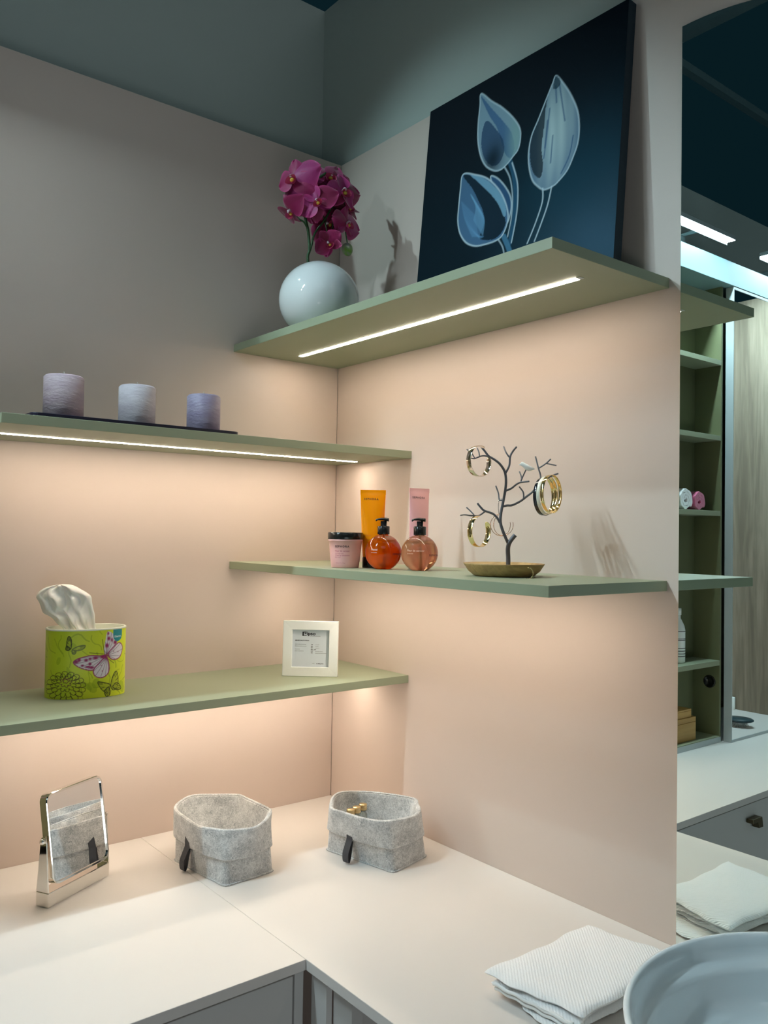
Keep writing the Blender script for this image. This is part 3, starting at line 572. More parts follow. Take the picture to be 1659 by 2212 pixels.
# pump bottles
M['clear'] = mat('clear_plastic', (1, 1, 1), 0.0, trans=1.0, ior=1.35, spec=0.5)
def pump_bottle(x, y, liq, lab, title, lev, dens):
    t = thing('pump_bottle', lab, 'bottle', (x, y, S3T + 0.0002), group='round pump bottles')
    R_, zc_ = 0.0338, 0.0310
    sph = lambda z: math.sqrt(max(0, R_ ** 2 - (z - zc_) ** 2))
    prof = [(0, 0.0), (sph(0.0005) - 0.001, 0.0), (sph(0.001), 0.001)] + [(sph(z), z) for z in np.linspace(0.003, 0.0612, 26)] + [(0.0085, 0.0635), (0.0085, 0.0655)]
    mb = MB().lathe([(0, 0)] + prof[1:] + [(0, 0.0655)], seg=72, mat=0)
    mb.build('bottle_body', M['clear'], t)
    prof = [(0, 0.0015), (sph(0.002) - 0.0022, 0.0015)] + [(sph(z) - 0.0012, z) for z in np.linspace(0.003, lev, 24)] + [(0, lev)]
    m_l = mat('liquid', liq, 0.0, trans=0.65, ior=1.33, spec=0.4, emit=None)
    MB().lathe(prof, seg=64).build('liquid', m_l, t)
    a0 = CAMANG(x, y); mb = MB()
    wrap(mb, title, 0.0050, -0.0240, 0.0345, 0, 1.0, sph, a0, 0, 0.0006); wrap(mb, 'Gel douche', 0.0026, -0.0240, 0.030, 0, 1.0, sph, a0, 0, 0.0006)
    mb.build('title_lettering', M['whiteink'], t, fix=False); mb = MB()
    wrap(mb, 'SEPHORA', 0.0050, 0.0180, 0.0265, 0, 1.35, sph, a0, 0.0001, 0.0006)
    mb.build('side_lettering', M['ink'], t, fix=False)
    MB().tube([(0, 0, 0.064), (0.001, 0, 0.03), (0.003, 0.001, 0.004)], 0.0019, 8).build('dip_tube', mat('tube_plastic', liq, 0.3), t)
    MB().lathe([(0, 0.0640), (0.0112, 0.0640), (0.0114, 0.0645), (0.0114, 0.0785), (0.0104, 0.0795), (0.0058, 0.0797), (0.0058, 0.089), (0, 0.089)], seg=40).build('pump_collar', M['black'], t)
    # head: rounded bar ending in a drooping nozzle, pointing left in the view
    mb = MB(); sec = []
    for s_ in np.linspace(0, 1, 14):
        xx = 0.0100 - s_ * 0.0250; wdt = 0.0095 * (1 - 0.6 * s_ ** 1.5) * (1 if s_ > 0.06 else 0.75); zt_ = 0.0945 + 0.0012 * math.sin(s_ * 3.1) - 0.0022 * s_ ** 3; zb_ = 0.0878 + 0.0022 * min(1, s_ * 2) * (1 if s_ < .85 else .2)
        sec.append([(xx, wdt * math.cos(a), (zt_ + zb_) / 2 + (zt_ - zb_) / 2 * math.sin(a)) for a in np.linspace(0, 2 * math.pi, 17)[:-1]])
    vs = [p for s_ in sec for p in s_]; fs = [(i * 16 + k, i * 16 + (k + 1) % 16, (i + 1) * 16 + (k + 1) % 16, (i + 1) * 16 + k) for i in range(13) for k in range(16)] + [tuple(range(16)), tuple(13 * 16 + k for k in range(15, -1, -1))]
    mb.add(vs, fs, 0, True); h = mb.build('pump_head', M['black'], t); h.rotation_euler = (0, 0, math.radians(-38))
pump_bottle(-0.1790, -0.4070, (1.0, 0.17, 0.0), 'round pump bottle of deep orange soap with a black pump', 'Monoi', 0.0505, 1)
pump_bottle(-0.1480, -0.4740, (1.0, 0.48, 0.26), 'round pump bottle of pale peach soap with a black pump', 'Fleur de cerisier', 0.0490, 1)

# ------------------------------------------------------------------ jewellery tree
TX, TY = -0.1445, -0.6790
T0 = np.array([TX, TY, S3T])
def tz(x, y, d=0.0):
    q = PP(970 + x / 6.381, 940 + y / 6.381, (TX, TY, 0), (FW[0], FW[1], 0)); return q - np.array([FW[0], FW[1], 0]) * d - T0
t = thing('jewellery_tree', 'grey branching jewellery stand with a white bird on a wooden dish', 'jewellery stand', tuple(T0 + np.array([0, 0, 0.0003])))
MB().lathe([(0, 0), (0.046, 0), (0.050, 0.0015), (0.058, 0.008), (0.0650, 0.0185), (0.0662, 0.0205), (0.0640, 0.0205), (0.056, 0.012), (0.047, 0.0055), (0, 0.0045)], seg=72).build('dish', M['dish'], t)
M['twig'] = mat('grey_enamel', (0.115, 0.115, 0.13), 0.45)
mb = MB()
def br(pts, r0, r1, dz=0.0):
    n_ = len(pts); q = catmull([tz(x, y, (p[0] if p else 0)) for x, y, *p in pts], 6); mb.tube(q, list(np.linspace(r0, r1, len(q))), 10)
s0 = tz(815, 1810)
q = catmull([np.array([s0[0], s0[1], 0.0046]), tz(815, 1700), tz(812, 1560), tz(840, 1470), tz(910, 1380)], 8); mb.tube(q, 0.0037, 14)
br([(812, 1490), (740, 1320), (708, 1200), (715, 1080), (740, 950), (775, 760), (785, 620), (765, 500), (700, 400), (620, 335), (545, 290), (490, 220), (440, 158)], 0.0026, 0.0017)
br([(778, 530), (830, 420), (842, 300), (880, 225), (915, 175, .01)], 0.0017, 0.0015); br([(828, 305), (785, 240), (768, 150, -.012)], 0.0013, 0.0012)
br([(778, 770), (860, 735), (930, 680), (985, 655), (1085, 645, .012)], 0.0018, 0.0013); br([(990, 640), (1000, 590), (985, 500, -.01)], 0.0012, 0.0012); br([(995, 625), (1020, 565), (1055, 480, .004)], 0.0012, 0.0010)
br([(738, 985), (800, 972), (870, 968), (980, 915), (1060, 850, .008), (1130, 790, .014), (1200, 700, .018), (1280, 630, .02), (1370, 580, .02), (1470, 543, .02)], 0.0020, 0.0014)
br([(1020, 880, .006), (1022, 790, 0), (980, 710, -.008)], 0.0014, 0.0012)
br([(1235, 665, .018), (1240, 560, .012), (1215, 460, .01), (1185, 300, .004)], 0.0014, 0.0012); br([(1220, 465, .01), (1310, 405, .014), (1370, 345, .018)], 0.0012, 0.0011); br([(1320, 402, .014), (1445, 435, .02)], 0.0011, 0.0010)
br([(700, 1210), (660, 1140), (610, 1090), (550, 1065), (480, 1040), (430, 990), (390, 940)], 0.0020, 0.0017)
br([(495, 1055), (450, 1085, .006), (390, 1115, .012), (290, 1115, .018), (200, 1105, .022), (135, 1113, .026)], 0.0014, 0.0010); br([(330, 1105, .015), (285, 1050, .01), (235, 1000, .006)], 0.0011, 0.0011)
br([(535, 295), (480, 292, .006), (430, 300, .012), (370, 325, .018), (320, 342, .022), (235, 325, .026)], 0.0014, 0.0010); br([(405, 300, .014), (400, 240, .01), (385, 185, .004)], 0.0011, 0.0010); br([(335, 335, .02), (290, 260, .018), (230, 213, .016)], 0.0010, 0.0009)
br([(735, 900), (700, 890, -.006), (692, 800, -.01), (660, 695, -.014)], 0.0012, 0.0012)
mb.build('branches', M['twig'], t)
# bird
mb = MB(); bc = np.array(tz(1055, 445, .004)); xr = np.array([RT[0], RT[1], 0]); xr /= np.linalg.norm(xr); fr = np.array([FW[0], FW[1], 0]); fr /= np.linalg.norm(fr)
prof = [(-0.0125, .0036, .0003), (-0.0102, .0044, .0014), (-0.0088, .0050, .0032), (-0.0062, .0044, .0040), (-0.003, .0016, .0049), (0.001, -0.0006, .0053), (0.005, -.0021, .0044), (0.009, -.0025, .0026), (0.0130, -.0028, .0007)]
def bf(u, v):
    k = v * (len(prof) - 1); i = min(int(k), len(prof) - 2); f_ = k - i; a = [prof[i][j] * (1 - f_) + prof[i + 1][j] * f_ for j in range(3)]
    w = u * 2 * math.pi; return tuple(bc + xr * (a[0] + .001) + np.array([0, 0, 1]) * (a[1] + a[2] * math.sin(w)) + fr * a[2] * 0.75 * math.cos(w))
mb.grid(bf, 20, 30, 0, wrapu=True); o = mb.build('bird', mat('white_bird', (0.92, 0.93, 0.90), 0.4), t); o['label'] = 'small white bird figure'

def ring(name, cx, cy, ry, squash, width, thick, mtl, lab, cat, d=0.0, gap=None, lean=0.0, grp=None, sgn=1, inner=None):
    "a hoop hanging in an upright plane turned from the view"
    c = np.array(tz(cx, cy, d)) + T0; r = ry / 6.381 / 1345.0
    th = math.acos(squash)          # angle between hoop plane and the picture plane
    hx = xr * math.cos(th) + fr * sgn * math.sin(th); nx_ = np.cross(hx, [0, 0, 1]); up = np.array([0, 0, 1.0]); 
    hx = hx * math.cos(lean) + up * math.sin(lean) * 0; 
    a0, a1 = (0, 2 * math.pi) if gap is None else (math.radians(gap[1]), math.radians(gap[0] + 360))
    n_ = 56; vs = []; fs = []; mi_ = []
    for i in range(n_ + (0 if gap is None else 1)):
        a = a0 + (a1 - a0) * i / n_
        e = hx * math.cos(a) + up * math.sin(a)
        w_ = width
        if gap is not None: w_ = width * min(1, 0.35 + 0.65 * math.sqrt(max(0, min(i, n_ - i)) / 2.0)) if min(i, n_ - i) < 2 else width
        for dr, dn in ((-thick / 2, -w_ / 2), (thick / 2, -w_ / 2), (thick / 2, w_ / 2), (-thick / 2, w_ / 2)): vs.append(e * (r + dr) + nx_ * dn)
    m_ = len(vs) // 4
    for i in range(m_ if gap is None else m_ - 1):
        j = (i + 1) % m_
        for k in range(4): fs.append((i * 4 + k, i * 4 + (k + 1) % 4, j * 4 + (k + 1) % 4, j * 4 + k)); mi_.append(1 if (k == 3 and inner) else 0)
    if gap is not None: fs += [(0, 1, 2, 3), tuple((m_ - 1) * 4 + k for k in (3, 2, 1, 0))]; mi_ += [0, 0]
    mb = MB().add(vs, fs, 0, True); mb.m = mi_
    o = mb.build(name, [mtl, inner] if inner else mtl, loc=tuple(c), bevel=min(thick, width) * 0.2)
    return tag(o, lab, cat, grp)
M['gold'] = mat('polished_gold', (0.93, 0.74, 0.40), 0.08, metal=1.0); M['rose'] = mat('pale_gold', (0.84, 0.72, 0.60), 0.08, metal=1.0)
M['enamel'] = mat('cream_enamel', (0.75, 0.72, 0.60), 0.15, coat=0.5); M['blackband'] = mat('black_enamel', (0.01, 0.012, 0.02), 0.08, spec=0.8); M['copper'] = mat('rose_gold_wire', (0.75, 0.50, 0.36), 0.15, metal=1.0)
ring('bangle', 395, 370, 213, 0.74, 0.0095, 0.0009, M['rose'], 'open pale gold cuff hanging top left on the jewellery tree', 'bangle', 0.018, gap=(18, 62), sgn=1)
ring('bangle', 400, 1325, 215, 0.68, 0.0095, 0.0009, M['gold'], 'open gold cuff hanging low on the left of the jewellery tree', 'bangle', 0.016, gap=(38, 92), sgn=1)
ring('bangle', 1290, 850, 262, 0.64, 0.0062, 0.0012, M['blackband'], 'closed black bangle hanging on the right of the jewellery tree', 'bangle', 0.014, sgn=1, inner=M['gold'])
ring('bangle', 1322, 835, 262, 0.64, 0.0058, 0.0012, M['enamel'], 'closed cream bangle between the black and the gold bangle', 'bangle', 0.020, sgn=1, inner=M['gold'])
ring('bangle', 1362, 822, 262, 0.64, 0.0058, 0.0010, M['gold'], 'closed gold bangle hanging outermost on the right of the jewellery tree', 'bangle', 0.028, sgn=1)
def hoop(cx, cy, rx_, ry_, rad, mtl, lab, d, a0=0, a1=360, cat='earring', loc_d=0):
    c = np.array(tz(cx, cy, d)) + T0; k = 1 / 6.381 / 1345.0
    pts = [xr * rx_ * k * math.cos(math.radians(a)) + np.array([0, 0, 1]) * ry_ * k * math.sin(math.radians(a)) for a in np.linspace(a0, a1, 48)]
    return tag(MB().tube(pts, rad, 7).build('hoop_earring', mtl, loc=tuple(c)), lab, cat)
hoop(735, 1235, 160, 158, 0.0005, M['copper'], 'larger thin rose gold hoop hanging behind the trunk of the jewellery tree', -0.006, 95, 375)
hoop(742, 1235, 118, 150, 0.0005, M['copper'], 'narrower thin rose gold hoop hanging behind the trunk of the jewellery tree', -0.010, 95, 375)
hoop(712, 985, 28, 118, 0.0005, mat('silver_wire', (0.7, 0.72, 0.72), 0.2, metal=1.0), 'slim silver hoop hanging beside the trunk of the jewellery tree', -0.004, 60, 400)
hoop(1000, 1878, 58, 74, 0.0007, M['gold'], 'small gold hoop hooked over the rim of the wooden dish', 0.0665, -120, 105)

# ------------------------------------------------------------------ tissue box
BX, BY = -0.6200, -0.1020; BA, BB, BH = 0.0685, 0.0460, 0.1185; BR = math.radians(-9)
t = thing('tissue_box', 'oval lime green tissue box printed with butterflies on the lower left shelf', 'tissue box', (BX, BY, S4T + 0.0003), BR)
def ov(a, k=1.0): 
    e = 2.3; c, s = math.cos(a), math.sin(a); return (math.copysign(abs(c) ** (2 / e), c) * (BA - (1 - k)), math.copysign(abs(s) ** (2 / e), s) * (BB - (1 - k)))
NU, NV = 620, 210
aa = np.linspace(-math.pi * 1.5, math.pi * 0.5, 4001); pp = np.array([ov(a) for a in aa]); ss = np.concatenate([[0], np.cumsum(np.linalg.norm(np.diff(pp, axis=0), axis=1))]); PER = ss[-1]
def at_len(l): a = np.interp(l % PER, ss, aa); return ov(a)
# inverse: image pixel of the crop -> girth length, height
def bxy(u, v):
    ca_, sa_ = math.cos(BR), math.sin(BR); best = None
    d = FW + RT * (60 + u / 6.9125 - 829.5) / FPX - UP * (1240 + v / 6.9125 - 1106) / FPX
    for l in np.linspace(0, PER, 900)[:-1]:
        x, y = at_len(l); X = np.array([BX + ca_ * x - sa_ * y, BY + sa_ * x + ca_ * y])
        k = (X - CAM[:2]) @ d[:2] / (d[:2] @ d[:2]); off = np.linalg.norm(CAM[:2] + k * d[:2] - X)
        sc = off + k * 0.02
        if best is None or sc < best[0]: best = (sc, l, CAM[2] + k * d[2] - S4T)
    return best[1], best[2]
cols = {}
cu = np.linspace(225, 1455, 42); LU = np.array([bxy(u, 1350)[0] for u in cu]); 
def bq(u, v):
    l = np.interp(u, cu, LU); x, y = at_len(l); ca_, sa_ = math.cos(BR), math.sin(BR); X = np.array([BX + ca_ * x - sa_ * y, BY + sa_ * x + ca_ * y])
    d = FW + RT * (60 + u / 6.9125 - 829.5) / FPX - UP * (1240 + v / 6.9125 - 1106) / FPX; k = (X - CAM[:2]) @ d[:2] / (d[:2] @ d[:2]); return (l, CAM[2] + k * d[2] - S4T)
cv = Canvas(PER, BH, NU, NV, lin((200, 218, 48)))
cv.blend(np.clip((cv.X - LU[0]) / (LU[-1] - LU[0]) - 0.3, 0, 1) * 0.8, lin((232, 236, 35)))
rs = np.random.RandomState(3)
for k in range(60):   # faint leafy lines all round
    x, y = rs.uniform(0, PER), rs.uniform(0, BH); a = rs.uniform(0, 6.28); pts = [(x, y)]
    for j in range(6): a += rs.uniform(-.7, .7); x += .006 * math.cos(a); y += .006 * math.sin(a); pts.append((x, y))
    cv.stroke(pts, rs.uniform(0.0006, 0.0018), lin((140, 168, 25)), 0.55)
for k in range(16): 
    x, y = rs.uniform(0, PER), rs.uniform(0, BH); r1, r2 = rs.uniform(.006, .014), rs.uniform(.003, .008); a = rs.uniform(0, 3)
    cv.fill([(x + r1 * math.cos(b) * math.cos(a) - r2 * math.sin(b) * math.sin(a), y + r1 * math.cos(b) * math.sin(a) + r2 * math.sin(b) * math.cos(a)) for b in np.linspace(0, 6.2, 20)], lin((150, 180, 25)), 0.5)
LN = lin((70, 62, 20)); MG = lin((150, 20, 95)); WH = lin((222, 214, 224))
def BP(l): return [bq(*q) for q in l]
# outlined flower, bottom left
cx0, cy0 = 575, 1690
for ring_, (rx0, ry0, n_) in enumerate(((280, 215, 17), (215, 165, 14), (150, 110, 11), (90, 65, 8), (45, 32, 6))):
    for k in range(n_):
        a0 = 2 * math.pi * (k + 0.4 * ring_) / n_; a1 = a0 + 2 * math.pi / n_ * 1.15; am = (a0 + a1) / 2; f1, f2 = 0.80, 1.04
        cyk = cy0 - ring_ * 22
        cv.stroke(catmull(BP([(cx0 + rx0 * f1 * .9 * math.cos(a0), cyk + ry0 * f1 * .9 * math.sin(a0)), (cx0 + rx0 * f2 * math.cos(am - .12), cyk + ry0 * f2 * math.sin(am - .12)), (cx0 + rx0 * f2 * math.cos(am + .12), cyk + ry0 * f2 * math.sin(am + .12)), (cx0 + rx0 * f1 * .9 * math.cos(a1), cyk + ry0 * f1 * .9 * math.sin(a1))]), 4), 0.0006, LN if ring_ < 3 else lin((110, 50, 60)), 0.85)
# large white and magenta butterfly
def wing(pts, fc, ol, hub, nv_=9, spots=None, dots=True):
    w_ = catmull(BP(pts), 8, True); m_ = cv.fill(w_, fc, 1.0)
    h = bq(*hub)
    for k in range(nv_): 
        e = w_[int(len(w_) * (k + 0.5) / nv_)]; cv.stroke([h, ((h[0] * .4 + e[0] * .6) + .0008, (h[1] * .4 + e[1] * .6)), e], 0.0005, lin((95, 70, 90)), 0.6)
    for s_ in (spots or []):
        cx_, cy_ = bq(*s_[:2]); cv.blend(m_ * np.exp(-(((cv.X - cx_) / s_[2]) ** 2 + ((cv.Y - cy_) / s_[3]) ** 2) ** 2), MG)
    if ol: cv.stroke(w_ + [w_[0]], 0.0014, ol, 0.9)
    return w_, m_
wing([(1170, 1215), (1080, 1225), (960, 1220), (850, 1240), (750, 1270), (690, 1310), (700, 1350), (780, 1400), (870, 1430), (960, 1440), (1050, 1400), (1120, 1310)], WH, MG, (1170, 1225), 11, [(720, 1315, .0055, .004), (770, 1285, .003, .004), (870, 1290, .0035, .0028), (930, 1270, .003, .002), (1010, 1255, .005, .003), (820, 1370, .003, .002), (900, 1390, .006, .002), (960, 1400, .005, .0025), (930, 1345, .003, .003), (1120, 1240, .0045, .003)])
w_, m_ = wing([(1160, 1250), (1080, 1320), (1000, 1410), (985, 1470), (1020, 1530), (1090, 1550), (1160, 1530), (1210, 1470), (1220, 1390), (1200, 1290)], WH, MG, (1180, 1250), 9, [(1100, 1365, .001, .001), (1120, 1450, .0012, .0012)])
wing([(1150, 1200), (1140, 1100), (1155, 1000), (1180, 870), (1230, 868), (1268, 900), (1290, 980), (1330, 1010), (1290, 1080), (1220, 1160)], WH, None, (1175, 1205), 8, [(1180, 1070, .0035, .0045), (1205, 965, .003, .004), (1300, 1020, .004, .004), (1250, 985, .002, .004), (1195, 890, .002, .003)])
wing([(1200, 1190), (1260, 1110), (1330, 1040), (1375, 1030), (1405, 1080), (1400, 1160), (1370, 1240), (1310, 1275), (1240, 1265)], WH, MG, (1190, 1215), 7, [(1280, 1155, .001, .001), (1345, 1163, .001, .001)])
for q in ((1005, 1500), (1025, 1525), (1055, 1538), (1090, 1540), (1125, 1532), (1155, 1518), (1180, 1495), (1197, 1465), (760, 1382), (800, 1402), (850, 1418), (900, 1430), (1392, 1100), (1395, 1135), (1388, 1180), (1365, 1220), (1350, 1040)):
    x, y = bq(*q); cv.blend(np.exp(-((cv.X - x) ** 2 + (cv.Y - y) ** 2) / 0.0006 ** 2), (.85, .8, .85))
x, y = bq(1175, 1235); cv.blend(0.9 * np.exp(-(((cv.X - x) / .0045) ** 2 + ((cv.Y - y) / .0055) ** 2)), MG)
for q in ([(1150, 1200), (1130, 1100), (1110, 980)], [(1130, 1195), (1030, 1190), (920, 1180)], [(1210, 1275), (1285, 1330)]): cv.stroke(catmull(BP(q), 4), 0.0006, LN, 0.8)
# small butterflies
def small(ws, hub, col, fc):
    for w0 in ws:
        w_ = catmull(BP(w0), 6, True); m_ = cv.fill(w_, fc, 0.5); cv.stroke(w_ + [w_[0]], 0.0009, col, 0.9); h = bq(*hub)
        for k in range(9): e = w_[int(len(w_) * k / 9)]; cv.stroke([((h[0] + 2 * e[0]) / 3, (h[1] + 2 * e[1]) / 3), e], 0.0010, col, 0.75)
DK = lin((55, 62, 12))
small([[(1240, 1660), (1180, 1630), (1070, 1610), (1060, 1640), (1110, 1720), (1160, 1760), (1200, 1780)], [(1250, 1670), (1265, 1560), (1300, 1470), (1330, 1455), (1350, 1520), (1355, 1620), (1330, 1710), (1280, 1730)], [(1215, 1690), (1160, 1760), (1190, 1830), (1240, 1790)], [(1280, 1690), (1340, 1620), (1400, 1700), (1350, 1730)]], (1245, 1660), DK, lin((150, 165, 30)))
small([[(640, 1120), (650, 1010), (630, 950), (600, 940), (580, 1010), (580, 1090)], [(630, 1120), (580, 1080), (565, 1130), (600, 1145)]], (635, 1120), lin((45, 55, 12)), lin((150, 165, 40)))
small([[(670, 1130), (760, 1080), (850, 1070), (830, 1120), (740, 1150)], [(665, 1140), (720, 1160), (700, 1200), (665, 1190)]], (655, 1130), lin((105, 118, 50)), lin((150, 165, 60)))
# teal maker's badge
bd = BP([(1268, 820), (1395, 820), (1397, 900), (1390, 950), (1370, 985), (1335, 1008), (1300, 998), (1275, 960), (1266, 900)]); cv.fill(bd, lin((0, 140, 150)), 1.0)
mb = MB()
def sidept(l, z, off=0.0): x, y = at_len(l); x2, y2 = at_len(l + 1e-4); n_ = np.array([y2 - y, -(x2 - x)]); n_ /= np.linalg.norm(n_); return (x + n_[0] * off, y + n_[1] * off, z)
vs = [sidept(PER * i / NU, BH * j / (NV - 1)) for j in range(NV) for i in range(NU)]
fs = [(j * NU + i, j * NU + (i + 1) % NU, (j + 1) * NU + (i + 1) % NU, (j + 1) * NU + i) for j in range(NV - 1) for i in range(NU)]
mb.add(vs, fs, 0, True)
l0, z0 = bq(1283, 952); v2, f2 = text_mesh('Kleenex', 0.0056, 1.0, bold=0.00012, sx=0.78)
mb.add([sidept(l0 + a, z0 + b + a * 0.05, 0.0004) for a, b in v2], f2, 1)
M['box'] = mat('printed_card', (1, 1, 1), 0.4, vcol='paint')
o = mb.build('printed_sleeve', [M['box'], mat('badge_white', (0.7, 0.9, 0.9), 0.5)], t, fix=False)
c4 = np.ones((len(o.data.vertices), 3)); c4[:NU * NV] = cv.c.reshape(-1, 3) if cv.c.shape[1] == NU else 1; paint_attr(o.data, c4)
mb = MB()
K = 72
def lp(k, z): return [(*ov(2 * math.pi * i / K, k), z) for i in range(K)]
loops = [lp(1.0004, BH - 0.0001), lp(1.0008, BH + 0.0018), lp(1.0, BH + 0.0030), lp(0.9975, BH + 0.0030), lp(0.9965, BH + 0.0022), lp(0.9963, BH - 0.0100), lp(0.975, BH - 0.0115)]
for a_, b_ in zip(loops[:-1], loops[1:]): mb.add(a_ + b_, [(i, (i + 1) % K, K + (i + 1) % K, K + i) for i in range(K)], 0, True)
mb.add(loops[-1], [tuple(range(K))], 0); mb.build('white_rim', mat('rim_card', (0.80, 0.82, 0.70), 0.5), t)
# tissue: crumpled double sheet
mb = MB()
Lb = [(565, 860), (520, 790), (430, 720), (360, 640), (235, 580), (205, 520), (170, 420), (125, 345), (160, 270), (250, 210), (330, 180), (430, 160)]
Rb = [(1060, 860), (1020, 800), (1005, 700), (1000, 600), (975, 500), (960, 420), (945, 330), (880, 275), (800, 230), (720, 185), (640, 158), (540, 150)]
def side_curve(L): return catmull(L, 4)
LC, RC = side_curve(Lb), side_curve(Rb); nn = len(LC)
tcn = np.array([BX, BY, 0]); fh = np.array([FW[0], FW[1], 0]) / math.hypot(FW[0], FW[1])
inv = Matrix.Rotation(-BR, 3, 'Z')
def tpt(u, v, d):
    q = PP(60 + u / 6.9125, 1240 + v / 6.9125, (BX, BY, 0), (FW[0], FW[1], 0)) - fh * d - np.array([BX, BY, S4T + 0.0003]); w = inv @ Vector(q); return tuple(w)
def crease(s, t_, ph):
    tri = lambda x: 2 / math.pi * math.asin(math.sin(x))
    return 0.0060 * tri(13 * s - 7 * t_ * t_ + ph) * (1.1 - t_) + 0.0040 * tri(9 * s + 8 * t_ + 2 * ph) * t_ + 0.0026 * tri(26 * s - 19 * t_ + ph) + 0.008 * math.sin(5.2 * s + 2.6 * t_ + ph) * (0.4 + 0.6 * t_) + 0.0055 * abs(math.sin(11 * s - 5 * t_ + ph * 2)) + 0.003 * math.sin(23 * s + 9 * t_ + ph) + 0.002 * abs(math.sin(31 * s * (1 - .5 * t_) + 14 * t_))
for sg in (1, -1):
    def f(s, t_):
        k = t_ * (nn - 1); i = min(int(k), nn - 2); fr_ = k - i; a = LC[i] * (1 - fr_) + LC[i + 1] * fr_; b = RC[i] * (1 - fr_) + RC[i + 1] * fr_
        p = a * (1 - s) + b * s; env = math.sin(math.pi * s) ** 0.6 * (1 - t_ ** 6) ** 0.5
        return tpt(p[0], p[1] + 22 * (1 - t_) ** 4 * 1.0, sg * env * (0.010 + 0.008 * t_) + env * crease(s, t_, 0 if sg > 0 else 1.3))
    mb.grid(f, 60, 64, 0)
mb.build('tissue', mat('white_tissue', (0.92, 0.91, 0.86), 0.9, sss=0.15, bump=0.4, bscale=70), t, fix=False)['label'] = 'crumpled white tissue'

# ------------------------------------------------------------------ white frame with a printed card
F0, F1 = P(609, 1460, 'z', S4T), P(728, 1463, 'z', S4T); fc = (F0 + F1) / 2; fw = np.linalg.norm(F1[:2] - F0[:2]); ang = math.atan2(F1[1] - F0[1], F1[0] - F0[0]); fhh = 0.1135
t = thing('picture_frame', 'small white square frame with a printed price card on the lower left shelf', 'picture frame', (fc[0] , fc[1] , S4T + 0.0003), ang); t.rotation_euler = (math.radians(-4), 0, ang)
h = fw / 2; b = 0.0185; mb = MB()
o_ = [(-h, 0), (h, 0), (h, fhh), (-h, fhh)]; i_ = [(-h + b, b), (h - b, b), (h - b, fhh - b), (-h + b, fhh - b)]
for k in range(4):
    a1_, a2_, b1_, b2_ = o_[k], o_[(k + 1) % 4], i_[k], i_[(k + 1) % 4]
    mb.add([(a1_[0], 0, a1_[1]), (a2_[0], 0, a2_[1]), (b2_[0], 0.001, b2_[1]), (b1_[0], 0.001, b1_[1]), (a1_[0], 0.014, a1_[1]), (a2_[0], 0.014, a2_[1]), (b2_[0], 0.009, b2_[1]), (b1_[0], 0.009, b1_[1])], [(0, 1, 2, 3), (0, 4, 5, 1), (3, 2, 6, 7), (4, 7, 6, 5)])
M['white'] = mat('white_lacquer', (0.93, 0.95, 0.92), 0.3)
mb.build('frame', M['white'], t, bevel=0.0007)
mb = MB(); cw, ch = 2 * (h - b), fhh - 2 * b
mb.box((-h + b - .001, 0.0092, b - .001), (h - b + .001, 0.0125, fhh - b + .001), 0)
def card(body, size, x, y, mi=1, sp=1.0, bold=0, sx=1.0):   # x,y in the 1659 x 1567 card crop
    v2, f2 = text_mesh(body, size, sp, bold=bold, sx=sx); X0 = -cw / 2 + (x - 40) / 1530 * cw; Z0 = fhh - b - (y - 40) / 1460 * ch; mb.add([(X0 + a, 0.0089, Z0 + c) for a, c in v2], f2, mi)
def bar(x0, y0, x1, y1, mi): 
    f_ = lambda x, y: (-cw / 2 + (x - 40) / 1530 * cw, 0.0088 - 0.0001 * mi, fhh - b - (y - 40) / 1460 * ch); mb.add([f_(x0, y1), f_(x1, y1), f_(x1, y0), f_(x0, y0)], [(0, 1, 2, 3)], mi)
s_ = cw / 1530
bar(445, 120, 500, 285, 1); bar(500, 120, 620, 150, 1); bar(500, 245, 620, 285, 2); bar(535, 160, 615, 200, 1)
card('ipso', 0.0098, 630, 245, 1, 1.0, 0.0003, 1.12); bar(740, 278, 1190, 290, 2)
card('MEUBLE SALLE DE BAIN', 0.0026, 150, 480, 1, 1.08, 0.0001)
for (a_, b_, x_) in ((150, 612, 610), (150, 685, 620), (150, 808, 350), (150, 880, 510), (995, 625, 1155), (995, 690, 1130), (995, 757, 1155), (995, 892, 1310), (995, 958, 1455)):
    x = a_
    while x < x_: w_ = random.uniform(28, 70); bar(x, b_ - 7, min(x + w_, x_), b_ + 7, 2); x += w_ + 9
for (s0_, y_) in (('168', 632), ('480', 700), ('907', 765), ('Blum_ 300', 832), ('518', 895), ('758', 962)): card(s0_, 0.0024, 810, y_, 1, 1.0, 0.0001)
card('13.465,27 \u20ac', 0.0031, 1040, 1385, 1, 1.0, 0.0001); bar(880, 1350, 970, 1362, 2)
mb.build('printed_card', [mat('card_white', (0.70, 0.75, 0.80), 0.5), M['ink'], mat('grey_print', (0.25, 0.26, 0.27), 0.5)], t, fix=False)
mb = MB(); mb.box((-0.012, 0.0142, 0.0), (0.012, 0.0160, 0.07)); mb.build('easel_back', M['white'], t)
st = MB().add([(-0.010, 0.016, 0.07), (0.010, 0.016, 0.07), (0.012, 0.046, 0.0035), (-0.012, 0.046, 0.0035), (-0.010, 0.0145, 0.07), (0.010, 0.0145, 0.07), (0.012, 0.044, 0.0035), (-0.012, 0.044, 0.0035)], [(0, 1, 2, 3), (7, 6, 5, 4), (0, 4, 5, 1), (1, 5, 6, 2), (2, 6, 7, 3), (3, 7, 4, 0)]).build('prop_stand', M['white'], t)

